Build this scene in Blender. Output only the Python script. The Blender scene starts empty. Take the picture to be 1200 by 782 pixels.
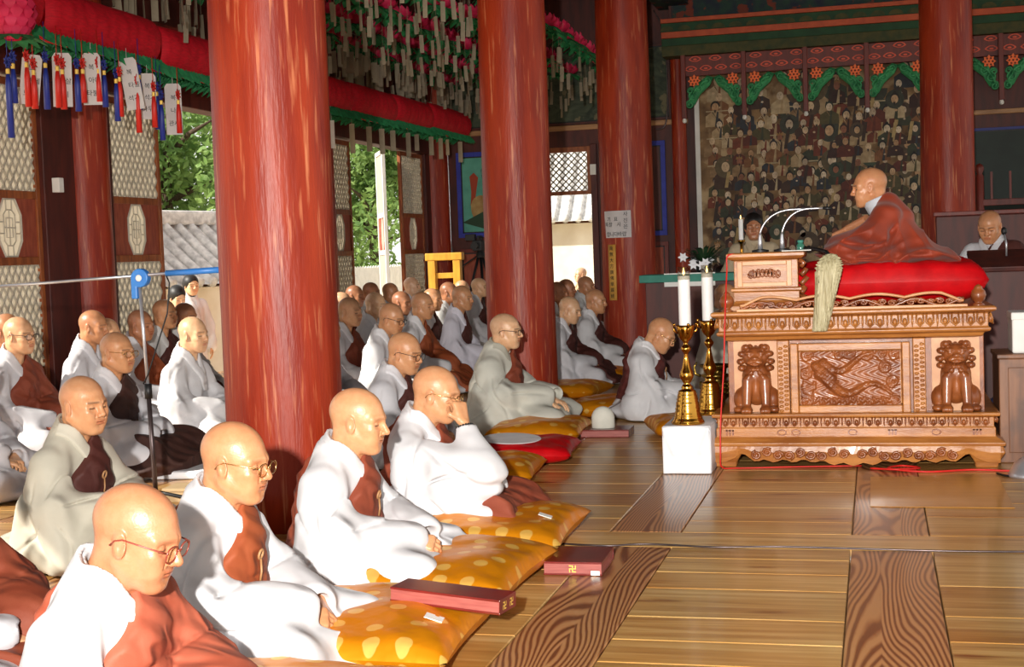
import bpy, math, random
import numpy as np
from mathutils import Matrix, Vector
random.seed(7)
rng = np.random.default_rng(7)
SC = bpy.context.scene
COL = SC.collection
PI = math.pi

# ------------------------------------------------------------------ camera
FPX, CX, CY, H = 1650.0, 600.0, 391.0, 1.3
_Y = np.array([1025 - CX, CY - 282, -FPX]); _Y /= np.linalg.norm(_Y)
_r = math.radians(2.1)
_Z = np.array([-math.sin(_r), math.cos(_r), 0.0]); _Z[2] = -(_Z[0]*_Y[0] + _Z[1]*_Y[1]) / _Y[2]
_Z /= np.linalg.norm(_Z)
_X = np.cross(_Y, _Z)
W2C = np.stack([_X, _Y, _Z], 1)
cam = bpy.data.cameras.new('camera'); camo = bpy.data.objects.new('camera', cam); COL.objects.link(camo)
cam.sensor_fit = 'HORIZONTAL'; cam.sensor_width = 36; cam.lens = FPX/1200*36; cam.clip_start = .05; cam.clip_end = 300
m4 = np.eye(4); m4[:3, :3] = W2C.T; m4[2, 3] = H
camo.matrix_world = Matrix(m4.tolist())
SC.camera = camo
def ray(px, py): return W2C.T @ np.array([px - CX, CY - py, -FPX])
def onz(px, py, z=0.0):
    d = ray(px, py); return d*((z - H)/d[2]) + np.array([0, 0, H])
def onx(px, py, x):
    d = ray(px, py); return d*(x/d[0]) + np.array([0, 0, H])
def ony(px, py, y):
    d = ray(px, py); return d*(y/d[1]) + np.array([0, 0, H])

# ------------------------------------------------------------------ light
SC.view_settings.view_transform = 'Standard'; SC.view_settings.look = 'None'
SC.view_settings.gamma = 1; SC.view_settings.use_curve_mapping = False
SC.view_settings.exposure = 0.0
w = bpy.data.worlds.new('sky'); SC.world = w; w.use_nodes = True
nt = w.node_tree; bg = nt.nodes['Background']
sky = nt.nodes.new('ShaderNodeTexSky'); sky.sky_type = 'HOSEK_WILKIE'; sky.turbidity = 3.5; sky.ground_albedo = .4
sky.sun_direction = (-.62, -.5, .6)
mixw = nt.nodes.new('ShaderNodeMixRGB'); mixw.inputs[0].default_value = .7; mixw.inputs[2].default_value = (1, .97, .92, 1)
nt.links.new(sky.outputs[0], mixw.inputs[1]); nt.links.new(mixw.outputs[0], bg.inputs[0])
bg.inputs[1].default_value = 1.5
def lamp(name, kind, loc, energy, color=(1, 1, 1), **kw):
    l = bpy.data.lights.new(name, kind); l.energy = energy; l.color = color
    for k, v in kw.items(): setattr(l, k, v)
    o = bpy.data.objects.new(name, l); o.location = loc; COL.objects.link(o); return o
sun = lamp('sun', 'SUN', (-20, -15, 20), 8, (1, .94, .83), angle=.012)
sun.rotation_euler = Vector((.74, .52, -.58)).to_track_quat('-Z', 'Y').to_euler()
flash = lamp('camera_flash', 'SPOT', (-.12, -.9, 1.72), 3500, (1, .96, .9), shadow_soft_size=.05, spot_size=math.radians(70), spot_blend=1.0)
_a = onz(730, 445, .3); flash.rotation_euler = (Vector(_a) - flash.location).to_track_quat('-Z', 'Y').to_euler()
SC.cycles.use_denoising = True
SC.cycles.max_bounces = 6; SC.cycles.diffuse_bounces = 3; SC.cycles.glossy_bounces = 3; SC.cycles.transparent_max_bounces = 6
SC.cycles.sample_clamp_indirect = 6

# ------------------------------------------------------------------ materials
def S(r, g, b):
    f = lambda c: (c/255/12.92) if c/255 <= .04045 else ((c/255 + .055)/1.055)**2.4
    return (f(r), f(g), f(b), 1)
def pmat(name, c1, c2=None, scale=5, stretch=(1, 1, 1), rough=.5, metal=0, bump=0, bscale=40, bstretch=None, spec=.5, coat=0,
         detail=4, con=(.35, .65), sss=0, attr=None, transl=0, sheen=0, emit=None, distort=0, c3=None, s3=20, con3=(.55, .6), stretch3=(1, 1, 1)):
    m = bpy.data.materials.new(name); m.use_nodes = True
    n = m.node_tree.nodes; L = m.node_tree.links; b = n['Principled BSDF']
    b.inputs['Roughness'].default_value = rough; b.inputs['Metallic'].default_value = metal
    b.inputs['Specular IOR Level'].default_value = spec
    if coat: b.inputs['Coat Weight'].default_value = coat; b.inputs['Coat Roughness'].default_value = .12
    if sheen: b.inputs['Sheen Weight'].default_value = sheen
    tc = n.new('ShaderNodeTexCoord')
    def noise(sc, st, det, dist=0):
        mp = n.new('ShaderNodeMapping'); mp.inputs['Scale'].default_value = st
        L.new(tc.outputs['Object'], mp.inputs[0])
        t = n.new('ShaderNodeTexNoise'); t.inputs['Scale'].default_value = sc; t.inputs['Detail'].default_value = det
        t.inputs['Distortion'].default_value = dist
        L.new(mp.outputs[0], t.inputs['Vector']); return t
    col = None
    if attr:
        a = n.new('ShaderNodeAttribute'); a.attribute_name = attr; col = a.outputs['Color']
    if c2 is not None:
        t = noise(scale, stretch, detail, distort)
        r = n.new('ShaderNodeMapRange'); r.inputs[1].default_value = con[0]; r.inputs[2].default_value = con[1]
        L.new(t.outputs[0], r.inputs[0])
        mx = n.new('ShaderNodeMixRGB'); L.new(r.outputs[0], mx.inputs[0])
        mx.inputs[1].default_value = c1; mx.inputs[2].default_value = c2
        if col is not None:
            mm = n.new('ShaderNodeMixRGB'); mm.blend_type = 'MULTIPLY'; mm.inputs[0].default_value = 1
            L.new(col, mm.inputs[1]); L.new(mx.outputs[0], mm.inputs[2]); col = mm.outputs[0]
        else: col = mx.outputs[0]
    if c3 is not None:
        t = noise(s3, stretch3, 5)
        r = n.new('ShaderNodeMapRange'); r.inputs[1].default_value = con3[0]; r.inputs[2].default_value = con3[1]
        L.new(t.outputs[0], r.inputs[0])
        mx = n.new('ShaderNodeMixRGB'); L.new(r.outputs[0], mx.inputs[0]); L.new(col, mx.inputs[1]); mx.inputs[2].default_value = c3
        col = mx.outputs[0]
    if col is None: b.inputs['Base Color'].default_value = c1
    else: L.new(col, b.inputs['Base Color'])
    if bump:
        t = noise(bscale, bstretch or stretch, 4)
        bp = n.new('ShaderNodeBump'); bp.inputs['Strength'].default_value = bump; bp.inputs['Distance'].default_value = .01
        L.new(t.outputs[0], bp.inputs['Height']); L.new(bp.outputs[0], b.inputs['Normal'])
    if sss:
        b.inputs['Subsurface Weight'].default_value = sss; b.inputs['Subsurface Radius'].default_value = (.012, .005, .003)
        b.inputs['Subsurface Scale'].default_value = 1
    if emit: b.inputs['Emission Color'].default_value = emit[0]; b.inputs['Emission Strength'].default_value = emit[1]
    if transl:
        out = n['Material Output']; tr = n.new('ShaderNodeBsdfTranslucent')
        if col is None: tr.inputs[0].default_value = c1
        else: L.new(col, tr.inputs[0])
        ms = n.new('ShaderNodeMixShader'); ms.inputs[0].default_value = transl
        L.new(b.outputs[0], ms.inputs[1]); L.new(tr.outputs[0], ms.inputs[2]); L.new(ms.outputs[0], out.inputs[0])
    return m
M = {}
M['pillar'] = pmat('red_pillar_paint', S(156, 50, 19), S(128, 33, 13), 3, (3, 3, .5), .42, spec=.32, bump=.35, bscale=14, bstretch=(4, 4, .5),
                   c3=S(196, 116, 78), s3=7, con3=(.58, .74), stretch3=(5, 5, .35))
M['darkred'] = pmat('dark_red_wood', S(118, 38, 24), S(88, 26, 16), 4, (4, 4, .5), .5, bump=.15, bscale=20)
M['maroon'] = pmat('maroon_wood', S(88, 32, 22), S(64, 22, 16), 4, (3, 3, .6), .55)
M['redpanel'] = pmat('faded_red_panel', S(160, 78, 52), S(135, 58, 40), 6, (4, 4, 1), .6)
M['doorwood'] = pmat('brown_door_wood', S(160, 88, 42), S(120, 60, 28), 8, (3, 3, .6), .5)
M['paper'] = pmat('door_paper', S(222, 216, 204), S(212, 205, 192), 3, rough=.9, transl=.5)
M['lattice'] = pmat('lattice_wood', S(194, 187, 172), S(180, 172, 156), 9, rough=.7)
M['white'] = pmat('white_paint', S(235, 233, 228), S(222, 220, 214), 4, rough=.6)
M['whitecloth'] = pmat('white_cloth', S(238, 238, 240), S(228, 228, 232), 5, rough=.8)
M['tan'] = pmat('tan_trim', S(178, 132, 88), S(150, 106, 66), 5, (.5, 3, 3), .5)
M['ceil'] = pmat('dark_ceiling', S(40, 34, 28), S(24, 34, 28), 2, rough=.8)
M['brass'] = pmat('polished_brass', S(214, 160, 70), S(190, 132, 50), 6, rough=.16, metal=1, bump=.1, bscale=12)
M['oldbrass'] = pmat('aged_brass', S(170, 142, 70), S(96, 80, 36), 22, rough=.32, metal=1, bump=.5, bscale=60)
M['candle'] = pmat('candle_wax', S(240, 238, 236), S(230, 228, 226), 5, rough=.5, sss=.1)
M['flame'] = pmat('candle_flame', S(255, 210, 140), rough=.5, emit=(S(255, 205, 120), 5))
M['carve'] = pmat('carved_hardwood', S(190, 124, 60), S(152, 90, 42), 5, (.8, 3, 5), .36, bump=.12, bscale=30, coat=.15)
M['carvedark'] = pmat('dark_carved_hardwood', S(160, 90, 44), S(118, 60, 28), 9, (1, 1, 1), .36, bump=.12, bscale=30, coat=.2)
M['carvelight'] = pmat('light_carved_edge', S(216, 160, 110), S(196, 134, 86), 9, rough=.4)
M['desk'] = pmat('worn_brown_wood', S(140, 92, 60), S(100, 62, 40), 5, (4, 4, .5), .45, c3=S(86, 58, 44), s3=6, con3=(.5, .7))
M['redsilk'] = pmat('red_silk', S(206, 12, 20), S(176, 6, 16), 8, rough=.42, spec=.3, bump=.15, bscale=14)
M['gold'] = None
M['black'] = pmat('black_plastic', S(20, 20, 22), S(14, 14, 16), 8, rough=.5)
M['chrome'] = pmat('steel', S(200, 200, 205), S(180, 180, 185), 8, rough=.3, metal=.7)
M['darksteel'] = pmat('dark_steel', S(96, 84, 84), S(70, 60, 60), 8, rough=.35, metal=.7)
M['blue'] = pmat('blue_plastic', S(60, 130, 205), S(50, 118, 196), 8, rough=.4)
M['redcord'] = pmat('red_cord', S(220, 40, 30), S(200, 30, 25), 8, rough=.5)
M['green'] = pmat('green_crepe', S(36, 136, 80), S(20, 100, 58), 14, rough=.7, transl=.15)
M['redcrepe'] = pmat('red_crepe', S(232, 14, 44), S(206, 6, 34), 18, (1, 1, 4), .7, transl=.3)
M['pink'] = pmat('pink_crepe', S(240, 52, 104), S(222, 34, 82), 10, rough=.6, transl=.25)
M['tag'] = pmat('grey_paper_tag', S(164, 152, 130), S(134, 122, 102), 6, rough=.8, transl=.2)
M['tagwhite'] = pmat('white_paper_tag', S(226, 222, 222), S(214, 208, 208), 6, rough=.8, transl=.2)
M['ink'] = pmat('black_ink', S(40, 36, 36), rough=.8)
M['goldpaint'] = pmat('gold_lettering', S(230, 190, 90), rough=.4, metal=.3)
M['bluepaint'] = pmat('blue_paint', S(48, 62, 176), S(38, 48, 150), 6, rough=.6)
M['teal'] = pmat('teal_paint', S(64, 140, 122), S(48, 116, 102), 5, rough=.7)
M['attr'] = pmat('painted_colours', S(255, 255, 255), S(215, 210, 205), 14, rough=.65, attr='Col')
M['tile'] = pmat('grey_roof_tile', S(224, 222, 218), S(176, 174, 172), 8, rough=.8)
M['plaster'] = pmat('white_plaster', S(244, 234, 216), S(232, 218, 196), 2, rough=.9)
M['earth'] = pmat('sunlit_earth', S(222, 204, 170), S(196, 176, 140), 1.5, rough=.95)
M['leaf'] = pmat('tree_leaf', S(150, 178, 104), S(92, 128, 66), 1.2, rough=.7, transl=.45)
M['bark'] = pmat('bark', S(84, 66, 50), S(60, 46, 36), 8, (3, 3, .6), .9)
M['yellowwood'] = pmat('yellow_wood', S(220, 162, 50), S(196, 136, 36), 6, (3, 3, .7), .45)
M['cardboard'] = pmat('tan_card', S(176, 150, 112), S(160, 134, 98), 6, rough=.8)
M['hair'] = pmat('black_hair', S(26, 20, 18), S(16, 12, 10), 20, rough=.5)
M['navy'] = pmat('navy_cloth', S(26, 30, 62), S(18, 20, 46), 8, rough=.8)

# ------------------------------------------------------------------ helpers
def tag(o, label, cat, group=None, kind=None):
    if label: o['label'] = label
    if cat: o['category'] = cat
    if group: o['group'] = group
    if kind: o['kind'] = kind
    return o
def thing(name, label, cat, loc=(0, 0, 0), rz=0, group=None):
    o = bpy.data.objects.new(name, None); COL.objects.link(o); o.empty_display_size = .1
    o.location = tuple(loc); o.rotation_euler = (0, 0, rz)
    return tag(o, label, cat, group)
def mesh_obj(name, V, F, mat, parent=None, smooth=True, col=None, mi=None, at=None):
    me = bpy.data.meshes.new(name)
    me.from_pydata([tuple(map(float, v)) for v in V], [], [tuple(map(int, f)) for f in F])
    for q in (mat if isinstance(mat, (list, tuple)) else [mat]): me.materials.append(q)
    if mi is not None: me.polygons.foreach_set('material_index', np.array(mi, np.int32))
    if smooth: me.polygons.foreach_set('use_smooth', np.ones(len(F), bool))
    if col is not None:
        c = me.color_attributes.new('Col', 'FLOAT_COLOR', 'POINT'); a = np.ones((len(V), 4), np.float32); a[:, :3] = np.array(col)[:, :3]
        c.data.foreach_set('color', a.ravel())
    me.update()
    return link(name, me, parent, at)
def link(name, me, parent=None, at=None):
    o = bpy.data.objects.new(name, me); COL.objects.link(o)
    if parent is not None: o.parent = parent
    if at is not None: o.location = tuple(at)
    return o
def dup(root, loc=None, rz=None, label=None, group=None):
    r = root.copy(); COL.objects.link(r)
    if loc is not None: r.location = tuple(loc)
    if rz is not None: r.rotation_euler = (0, 0, rz)
    if label: r['label'] = label
    if group: r['group'] = group
    for ch in list(root.children):
        c = ch.copy(); COL.objects.link(c); c.parent = r
        for g in list(ch.children):
            d = g.copy(); COL.objects.link(d); d.parent = c
    return r
class MB:
    def __init__(s): s.V = []; s.F = []; s.C = []; s.mi = []; s.m = 0; s.c = (1, 1, 1)
    def add(s, V, F):
        b = len(s.V); s.V += [tuple(v) for v in V]; s.F += [tuple(i + b for i in f) for f in F]
        s.C += [s.c]*len(V); s.mi += [s.m]*len(F); return s
    def box(s, x0, x1, y0, y1, z0, z1, T=None):
        V = [(x, y, z) for z in (z0, z1) for y in (y0, y1) for x in (x0, x1)]
        if T is not None: V = [tuple(T @ Vector(v)) for v in V]
        return s.add(V, [(0, 2, 3, 1), (4, 5, 7, 6), (0, 1, 5, 4), (2, 6, 7, 3), (0, 4, 6, 2), (1, 3, 7, 5)])
    def tube(s, pts, r, n=8, closed=False, flat=None):
        pts = [np.array(p, float) for p in pts]; k = len(pts); rs = r if isinstance(r, (list, tuple, np.ndarray)) else [r]*k
        V = []; F = []; up = np.array([0, 0, 1.0]); prev = None
        for i, p in enumerate(pts):
            a = pts[(i - 1) % k] if (i > 0 or closed) else p; b = pts[(i + 1) % k] if (i < k - 1 or closed) else p
            d = b - a; d = d/(np.linalg.norm(d) + 1e-9)
            if prev is None:
                u = np.cross(d, up)
                if np.linalg.norm(u) < .1: u = np.cross(d, np.array([1.0, 0, 0]))
            else: u = prev - d*np.dot(prev, d)
            u /= np.linalg.norm(u) + 1e-9; prev = u; v = np.cross(d, u)
            for j in range(n):
                t = 2*PI*j/n; V.append(p + rs[i]*(math.cos(t)*u + math.sin(t)*v*(flat or 1)))
        for i in range(k if closed else k - 1):
            for j in range(n):
                i2 = (i + 1) % k; F.append((i*n + j, i*n + (j + 1) % n, i2*n + (j + 1) % n, i2*n + j))
        if not closed: F += [tuple(range(n))[::-1], tuple((k - 1)*n + j for j in range(n))]
        return s.add(V, F)
    def lathe(s, prof, n=24, c=(0, 0), sx=1, sy=1, jit=None):
        V = []; F = []
        for i, (r, z) in enumerate(prof):
            for j in range(n):
                t = 2*PI*j/n; q = r*(1 + (jit(t, z) if jit else 0)); V.append((c[0] + q*math.cos(t)*sx, c[1] + q*math.sin(t)*sy, z))
        for i in range(len(prof) - 1):
            for j in range(n): F.append((i*n + j, i*n + (j + 1) % n, (i + 1)*n + (j + 1) % n, (i + 1)*n + j))
        F += [tuple(range(n))[::-1], tuple((len(prof) - 1)*n + j for j in range(n))]
        return s.add(V, F)
    def prism(s, poly, f, t0, t1):
        """poly: 2-D outline (anticlockwise); f(u,v,t) -> point; between depths t0 and t1"""
        n = len(poly); V = [f(u, v, t0) for u, v in poly] + [f(u, v, t1) for u, v in poly]
        F = [tuple(range(n))[::-1], tuple(range(n, 2*n))] + [(i, (i + 1) % n, n + (i + 1) % n, n + i) for i in range(n)]
        return s.add(V, F)
    def ell(s, c, r, n=12, m=8, T=None):
        V = [(c[0], c[1], c[2] - r[2])]; F = []
        for i in range(1, m):
            a = -PI/2 + PI*i/m
            for j in range(n):
                t = 2*PI*j/n; V.append((c[0] + r[0]*math.cos(a)*math.cos(t), c[1] + r[1]*math.cos(a)*math.sin(t), c[2] + r[2]*math.sin(a)))
        V.append((c[0], c[1], c[2] + r[2])); e = len(V) - 1
        for j in range(n): F.append((0, 1 + (j + 1) % n, 1 + j)); F.append((e, e - n + j, e - n + (j + 1) % n))
        for i in range(m - 2):
            for j in range(n): F.append((1 + i*n + j, 1 + i*n + (j + 1) % n, 1 + (i + 1)*n + (j + 1) % n, 1 + (i + 1)*n + j))
        if T is not None: V = [tuple(T @ Vector(v)) for v in V]
        return s.add(V, F)
    def grid(s, P):
        P = np.asarray(P); a, b = P.shape[:2]
        return s.add(P.reshape(-1, 3), [(i*b + j, (i + 1)*b + j, (i + 1)*b + j + 1, i*b + j + 1) for i in range(a - 1) for j in range(b - 1)])
    def build(s, name, mat, parent=None, smooth=False, bevel=0, at=None, col=False):
        o = mesh_obj(name, s.V, s.F, mat, parent, smooth, s.C if col else None, s.mi if isinstance(mat, (list, tuple)) else None, at)
        if bevel:
            b = o.modifiers.new('bevel', 'BEVEL'); b.width = bevel; b.segments = 2; b.limit_method = 'ANGLE'; b.angle_limit = .6
        if smooth == 'auto':
            try: o.data.set_sharp_from_angle(angle=.7)
            except Exception: pass
        return o
def mould(mb, prof, x0, x1, y0, y1):
    """a rectangular moulding: loops of (outset, z)"""
    V = []
    for o, z in prof: V += [(x0 - o, y0 - o, z), (x1 + o, y0 - o, z), (x1 + o, y1 + o, z), (x0 - o, y1 + o, z)]
    F = [(0, 3, 2, 1)] + [(i*4 + j, i*4 + (j + 1) % 4, i*4 + 4 + (j + 1) % 4, i*4 + 4 + j) for i in range(len(prof) - 1) for j in range(4)]
    k = 4*(len(prof) - 1); F.append((k, k + 1, k + 2, k + 3)); mb.add(V, F); return mb
def text(name, body, size, mat, parent=None, loc=(0, 0, 0), rot=(PI/2, 0, 0), align='CENTER', space=1.0, ext=.0006):
    cu = bpy.data.curves.new(name, 'FONT'); cu.body = body; cu.size = size; cu.align_x = align; cu.align_y = 'CENTER'; cu.extrude = ext; cu.space_line = space
    t = bpy.data.objects.new(name, cu); COL.objects.link(t)
    me = bpy.data.meshes.new_from_object(t.evaluated_get(bpy.context.evaluated_depsgraph_get()))
    bpy.data.objects.remove(t); me.materials.clear(); me.materials.append(mat)
    o = link(name, me, parent, loc); o.rotation_euler = rot; return o

# ------------------------------------------------------------------ signed distance modelling
def rc(p, a, b, r1, r2):
    a = np.array(a, np.float32); b = np.array(b, np.float32); d = b - a
    t = np.clip(((p - a) @ d)/max(float(d @ d), 1e-9), 0, 1)
    return np.linalg.norm(p - a - t[:, None]*d, axis=1) - (r1 + (r2 - r1)*t)
def el(p, c, r, R=None):
    q = p - np.array(c, np.float32)
    if R is not None: q = q @ np.array(R, np.float32)
    r = np.array(r, np.float32); k0 = np.linalg.norm(q/r, axis=1); k1 = np.linalg.norm(q/r**2, axis=1)
    return k0*(k0 - 1)/np.maximum(k1, 1e-6)
def smin(a, b, k):
    h = np.clip(.5 + .5*(b - a)/k, 0, 1); return b + (a - b)*h - k*h*(1 - h)
def smax(a, b, k): return -smin(-a, -b, k)
def rotm(yaw=0, pitch=0, roll=0):
    cy, sy = math.cos(yaw), math.sin(yaw); cp, sp = math.cos(pitch), math.sin(pitch); cr, sr = math.cos(roll), math.sin(roll)
    return np.array([[cy, -sy, 0], [sy, cy, 0], [0, 0, 1]]) @ np.array([[cp, 0, sp], [0, 1, 0], [-sp, 0, cp]]) @ np.array([[1, 0, 0], [0, cr, -sr], [0, sr, cr]])
def nets(f, lo, hi, h):
    ax = [np.arange(lo[i], hi[i] + h, h, dtype=np.float32) for i in range(3)]
    nx, ny, nz = map(len, ax); yz = np.stack(np.meshgrid(ax[1], ax[2], indexing='ij'), -1).reshape(-1, 2)
    val = np.empty((nx, ny*nz), np.float32); step = max(1, 200000//(ny*nz))
    for i in range(0, nx, step):
        x = ax[0][i:i + step]; P = np.concatenate([np.repeat(x, ny*nz)[:, None], np.tile(yz, (len(x), 1))], 1).astype(np.float32)
        val[i:i + step] = f(P).reshape(len(x), -1)
    val = val.reshape(nx, ny, nz)
    val[0] = val[-1] = 1; val[:, 0] = val[:, -1] = 1; val[:, :, 0] = val[:, :, -1] = 1
    ins = val < 0; cnt = np.zeros((nx - 1, ny - 1, nz - 1), np.int8)
    sl = lambda d, n: slice(d, n - 1 + d)
    for a in (0, 1):
        for b in (0, 1):
            for c in (0, 1): cnt += ins[sl(a, nx), sl(b, ny), sl(c, nz)]
    act = (cnt > 0) & (cnt < 8); ids = np.full(act.shape, -1, np.int64); cells = np.argwhere(act); ids[act] = np.arange(len(cells))
    acc = np.zeros((len(cells), 3)); num = np.zeros(len(cells))
    C = [np.array(c) for c in np.ndindex(2, 2, 2)]
    for a in C:
        for d in range(3):
            if a[d]: continue
            b = a.copy(); b[d] = 1
            va = val[tuple((cells + a).T)]; vb = val[tuple((cells + b).T)]; k = (va < 0) != (vb < 0)
            t = va[k]/(va[k] - vb[k]); acc[k] += a + t[:, None]*(b - a); num[k] += 1
    V = (cells + acc/num[:, None])*h + np.array(lo)
    for _ in range(1):
        e = h*.3; p = V.astype(np.float32); f0 = f(p)
        g = np.stack([f(p + np.eye(3, dtype=np.float32)[i]*e) - f0 for i in range(3)], 1)/e; gl = np.maximum(np.linalg.norm(g, axis=1), .3)
        V = V - np.clip(f0/gl, -h*.5, h*.5)[:, None]*(g/gl[:, None])
    Fs = []
    for d in range(3):
        o = [i for i in range(3) if i != d]
        A = [slice(None)]*3; B = [slice(None)]*3; A[d] = slice(0, -1); B[d] = slice(1, None)
        ia, ib = ins[tuple(A)], ins[tuple(B)]; e = np.argwhere(ia != ib)
        e = e[(e[:, o[0]] > 0) & (e[:, o[1]] > 0) & (e[:, o[0]] < act.shape[o[0]]) & (e[:, o[1]] < act.shape[o[1]])]
        u = np.zeros(3, int); v = np.zeros(3, int); u[o[0]] = 1; v[o[1]] = 1
        q = np.stack([ids[tuple((e - u - v).T)], ids[tuple((e - v).T)], ids[tuple(e.T)], ids[tuple((e - u).T)]], 1)
        flip = ia[tuple(e.T)] ^ (d == 1); q[~flip] = q[~flip][:, ::-1]; Fs.append(q)
    F = np.concatenate(Fs); F = F[(F >= 0).all(1)]
    return V, F
# ================================================================== SETTING
# ---- floor: short cross planks between long dark beams
def floor_mats():
    out = []
    for kind in ('plank', 'beam'):
        m = bpy.data.materials.new('floor_' + kind); m.use_nodes = True; n = m.node_tree.nodes; L = m.node_tree.links; b = n['Principled BSDF']
        tc = n.new('ShaderNodeTexCoord'); at = n.new('ShaderNodeAttribute'); at.attribute_name = 'Col'
        sp = n.new('ShaderNodeSeparateColor'); L.new(at.outputs['Color'], sp.inputs[0])
        add = n.new('ShaderNodeVectorMath'); add.operation = 'ADD'; L.new(tc.outputs['Object'], add.inputs[0])
        cb = n.new('ShaderNodeCombineXYZ'); L.new(sp.outputs[2], cb.inputs[2]); L.new(cb.outputs[0], add.inputs[1])
        def nz(scale, det=4, dist=0):
            mp = n.new('ShaderNodeMapping'); mp.inputs['Scale'].default_value = scale; L.new(add.outputs[0], mp.inputs[0])
            t = n.new('ShaderNodeTexNoise'); t.inputs['Scale'].default_value = 1; t.inputs['Detail'].default_value = det; t.inputs['Distortion'].default_value = dist
            L.new(mp.outputs[0], t.inputs[0]); return t.outputs[0]
        def ramp(src, stops):
            r = n.new('ShaderNodeValToRGB'); e = r.color_ramp.elements
            while len(e) < len(stops): e.new(.5)
            for q, (p, c) in zip(e, stops): q.position = p; q.color = c
            L.new(src, r.inputs[0]); return r.outputs[0]
        def mathn(op, a, bb):
            q = n.new('ShaderNodeMath'); q.operation = op
            for i, v in enumerate((a, bb)):
                if isinstance(v, (int, float)): q.inputs[i].default_value = v
                else: L.new(v, q.inputs[i])
            return q.outputs[0]
        if kind == 'plank':
            g = nz((1.3, 26, 3), 6, .6)
            c = ramp(g, [(.3, S(164, 122, 68)), (.5, S(194, 154, 92)), (.68, S(214, 180, 122))])
            k = ramp(nz((1.6, 8, 5), 2, .4), [(.66, (1, 1, 1, 1)), (.75, S(150, 90, 40))])
            k2 = ramp(nz((.5, 1.6, 2), 2), [(.35, S(225, 200, 170)), (.65, (1, 1, 1, 1))])
            mm = n.new('ShaderNodeMixRGB'); mm.blend_type = 'MULTIPLY'; mm.inputs[0].default_value = 1; L.new(c, mm.inputs[1]); L.new(k, mm.inputs[2]); c = mm.outputs[0]
            mm = n.new('ShaderNodeMixRGB'); mm.blend_type = 'MULTIPLY'; mm.inputs[0].default_value = 1; L.new(c, mm.inputs[1]); L.new(k2, mm.inputs[2]); c = mm.outputs[0]
        else:
            sx = n.new('ShaderNodeSeparateXYZ'); L.new(tc.outputs['Object'], sx.inputs[0])
            u = mathn('SUBTRACT', sx.outputs[0], sp.outputs[1]); u2 = mathn('MULTIPLY', mathn('ABSOLUTE', u, 0), 240.0)
            ph = mathn('ADD', mathn('MULTIPLY', nz((2.6, .5, 1), 1.2, .15), 165.0), u2)
            fine = mathn('MULTIPLY', nz((16, 3, 2), 3), 3.0)
            s = mathn('SINE', mathn('ADD', ph, fine), 0)
            s = mathn('ADD', mathn('MULTIPLY', s, .5), .5)
            c = ramp(s, [(.1, S(112, 66, 34)), (.4, S(158, 104, 60)), (.85, S(190, 138, 88))])
        mm = n.new('ShaderNodeMixRGB'); mm.blend_type = 'MULTIPLY'; mm.inputs[0].default_value = 1
        tone = n.new('ShaderNodeCombineColor')
        for i in range(3): L.new(sp.outputs[0], tone.inputs[i])
        L.new(c, mm.inputs[1]); L.new(tone.outputs[0], mm.inputs[2]); L.new(mm.outputs[0], b.inputs['Base Color'])
        b.inputs['Roughness'].default_value = .34; b.inputs['Coat Weight'].default_value = .35; b.inputs['Coat Roughness'].default_value = .16
        bp = n.new('ShaderNodeBump'); bp.inputs['Strength'].default_value = .12; bp.inputs['Distance'].default_value = .004
        L.new(nz((3, 3, 1), 3), bp.inputs['Height']); L.new(bp.outputs[0], b.inputs['Normal'])
        out.append(m)
    return out
FM = floor_mats()
fl = MB()
def plank(x0, x1, y0, y1, kind, z=0.0):
    fl.m = kind; fl.c = (random.uniform(.86, 1.1), (x0 + x1)/2 + random.uniform(-.05, .05), random.uniform(0, 40))
    e = .0022; b = .0035
    V = [(x0 + e, y0 + e, z - .03), (x1 - e, y0 + e, z - .03), (x1 - e, y1 - e, z - .03), (x0 + e, y1 - e, z - .03),
         (x0 + e, y0 + e, z - b), (x1 - e, y0 + e, z - b), (x1 - e, y1 - e, z - b), (x0 + e, y1 - e, z - b),
         (x0 + e + b, y0 + e + b, z), (x1 - e - b, y0 + e + b, z), (x1 - e - b, y1 - e - b, z), (x0 + e + b, y1 - e - b, z)]
    F = [(0, 1, 5, 4), (1, 2, 6, 5), (2, 3, 7, 6), (3, 0, 4, 7), (4, 5, 9, 8), (5, 6, 10, 9), (6, 7, 11, 10), (7, 4, 8, 11), (8, 9, 10, 11)]
    fl.add(V, F)
XB = [-7.7 + 1.09*k for k in range(15)]            # beam centres: ..., -1.05, .04
XB = [-1.05 + 1.09*(k - 6) for k in range(15)]
YC = [-3.2, 1.0, 6.04, 11.2, 16.4, 21.6]
for a, b_ in zip(YC[:-1], YC[1:]):
    plank(-7.05, 8.6, b_ - .0, b_ + .32, 0) if b_ < 21 else None
    y0 = a + .32 if a > -3 else a
    for i, x in enumerate(XB):
        plank(x - .165, x + .165, y0, b_, 1)
        x1 = XB[i + 1] - .165 if i + 1 < len(XB) else 8.6
        y = y0
        while y < b_ - .02:
            d = random.uniform(.26, .46); d = b_ - y if b_ - y - d < .2 else d
            plank(x + .165, x1, y, y + d, 0); y += d
fl.m = 0; fl.c = (.25, 0, 0); fl.box(-7.05, 8.6, -3.2, 21.6, -.10, -.029)
fo = fl.build('floor', FM, col=True); tag(fo, None, None, kind='structure')
mt = MB(); mt.box(-.05, .62, 7.03, 7.93, .0008, .004)
tag(mt.build('floor_board', pmat('varnished_board', S(196, 140, 60), S(182, 124, 48), 3, (.5, 4, 1), .3, coat=.3), bevel=.002), 'smooth amber board lying flat on the plank floor before the pulpit', 'board')

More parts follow.
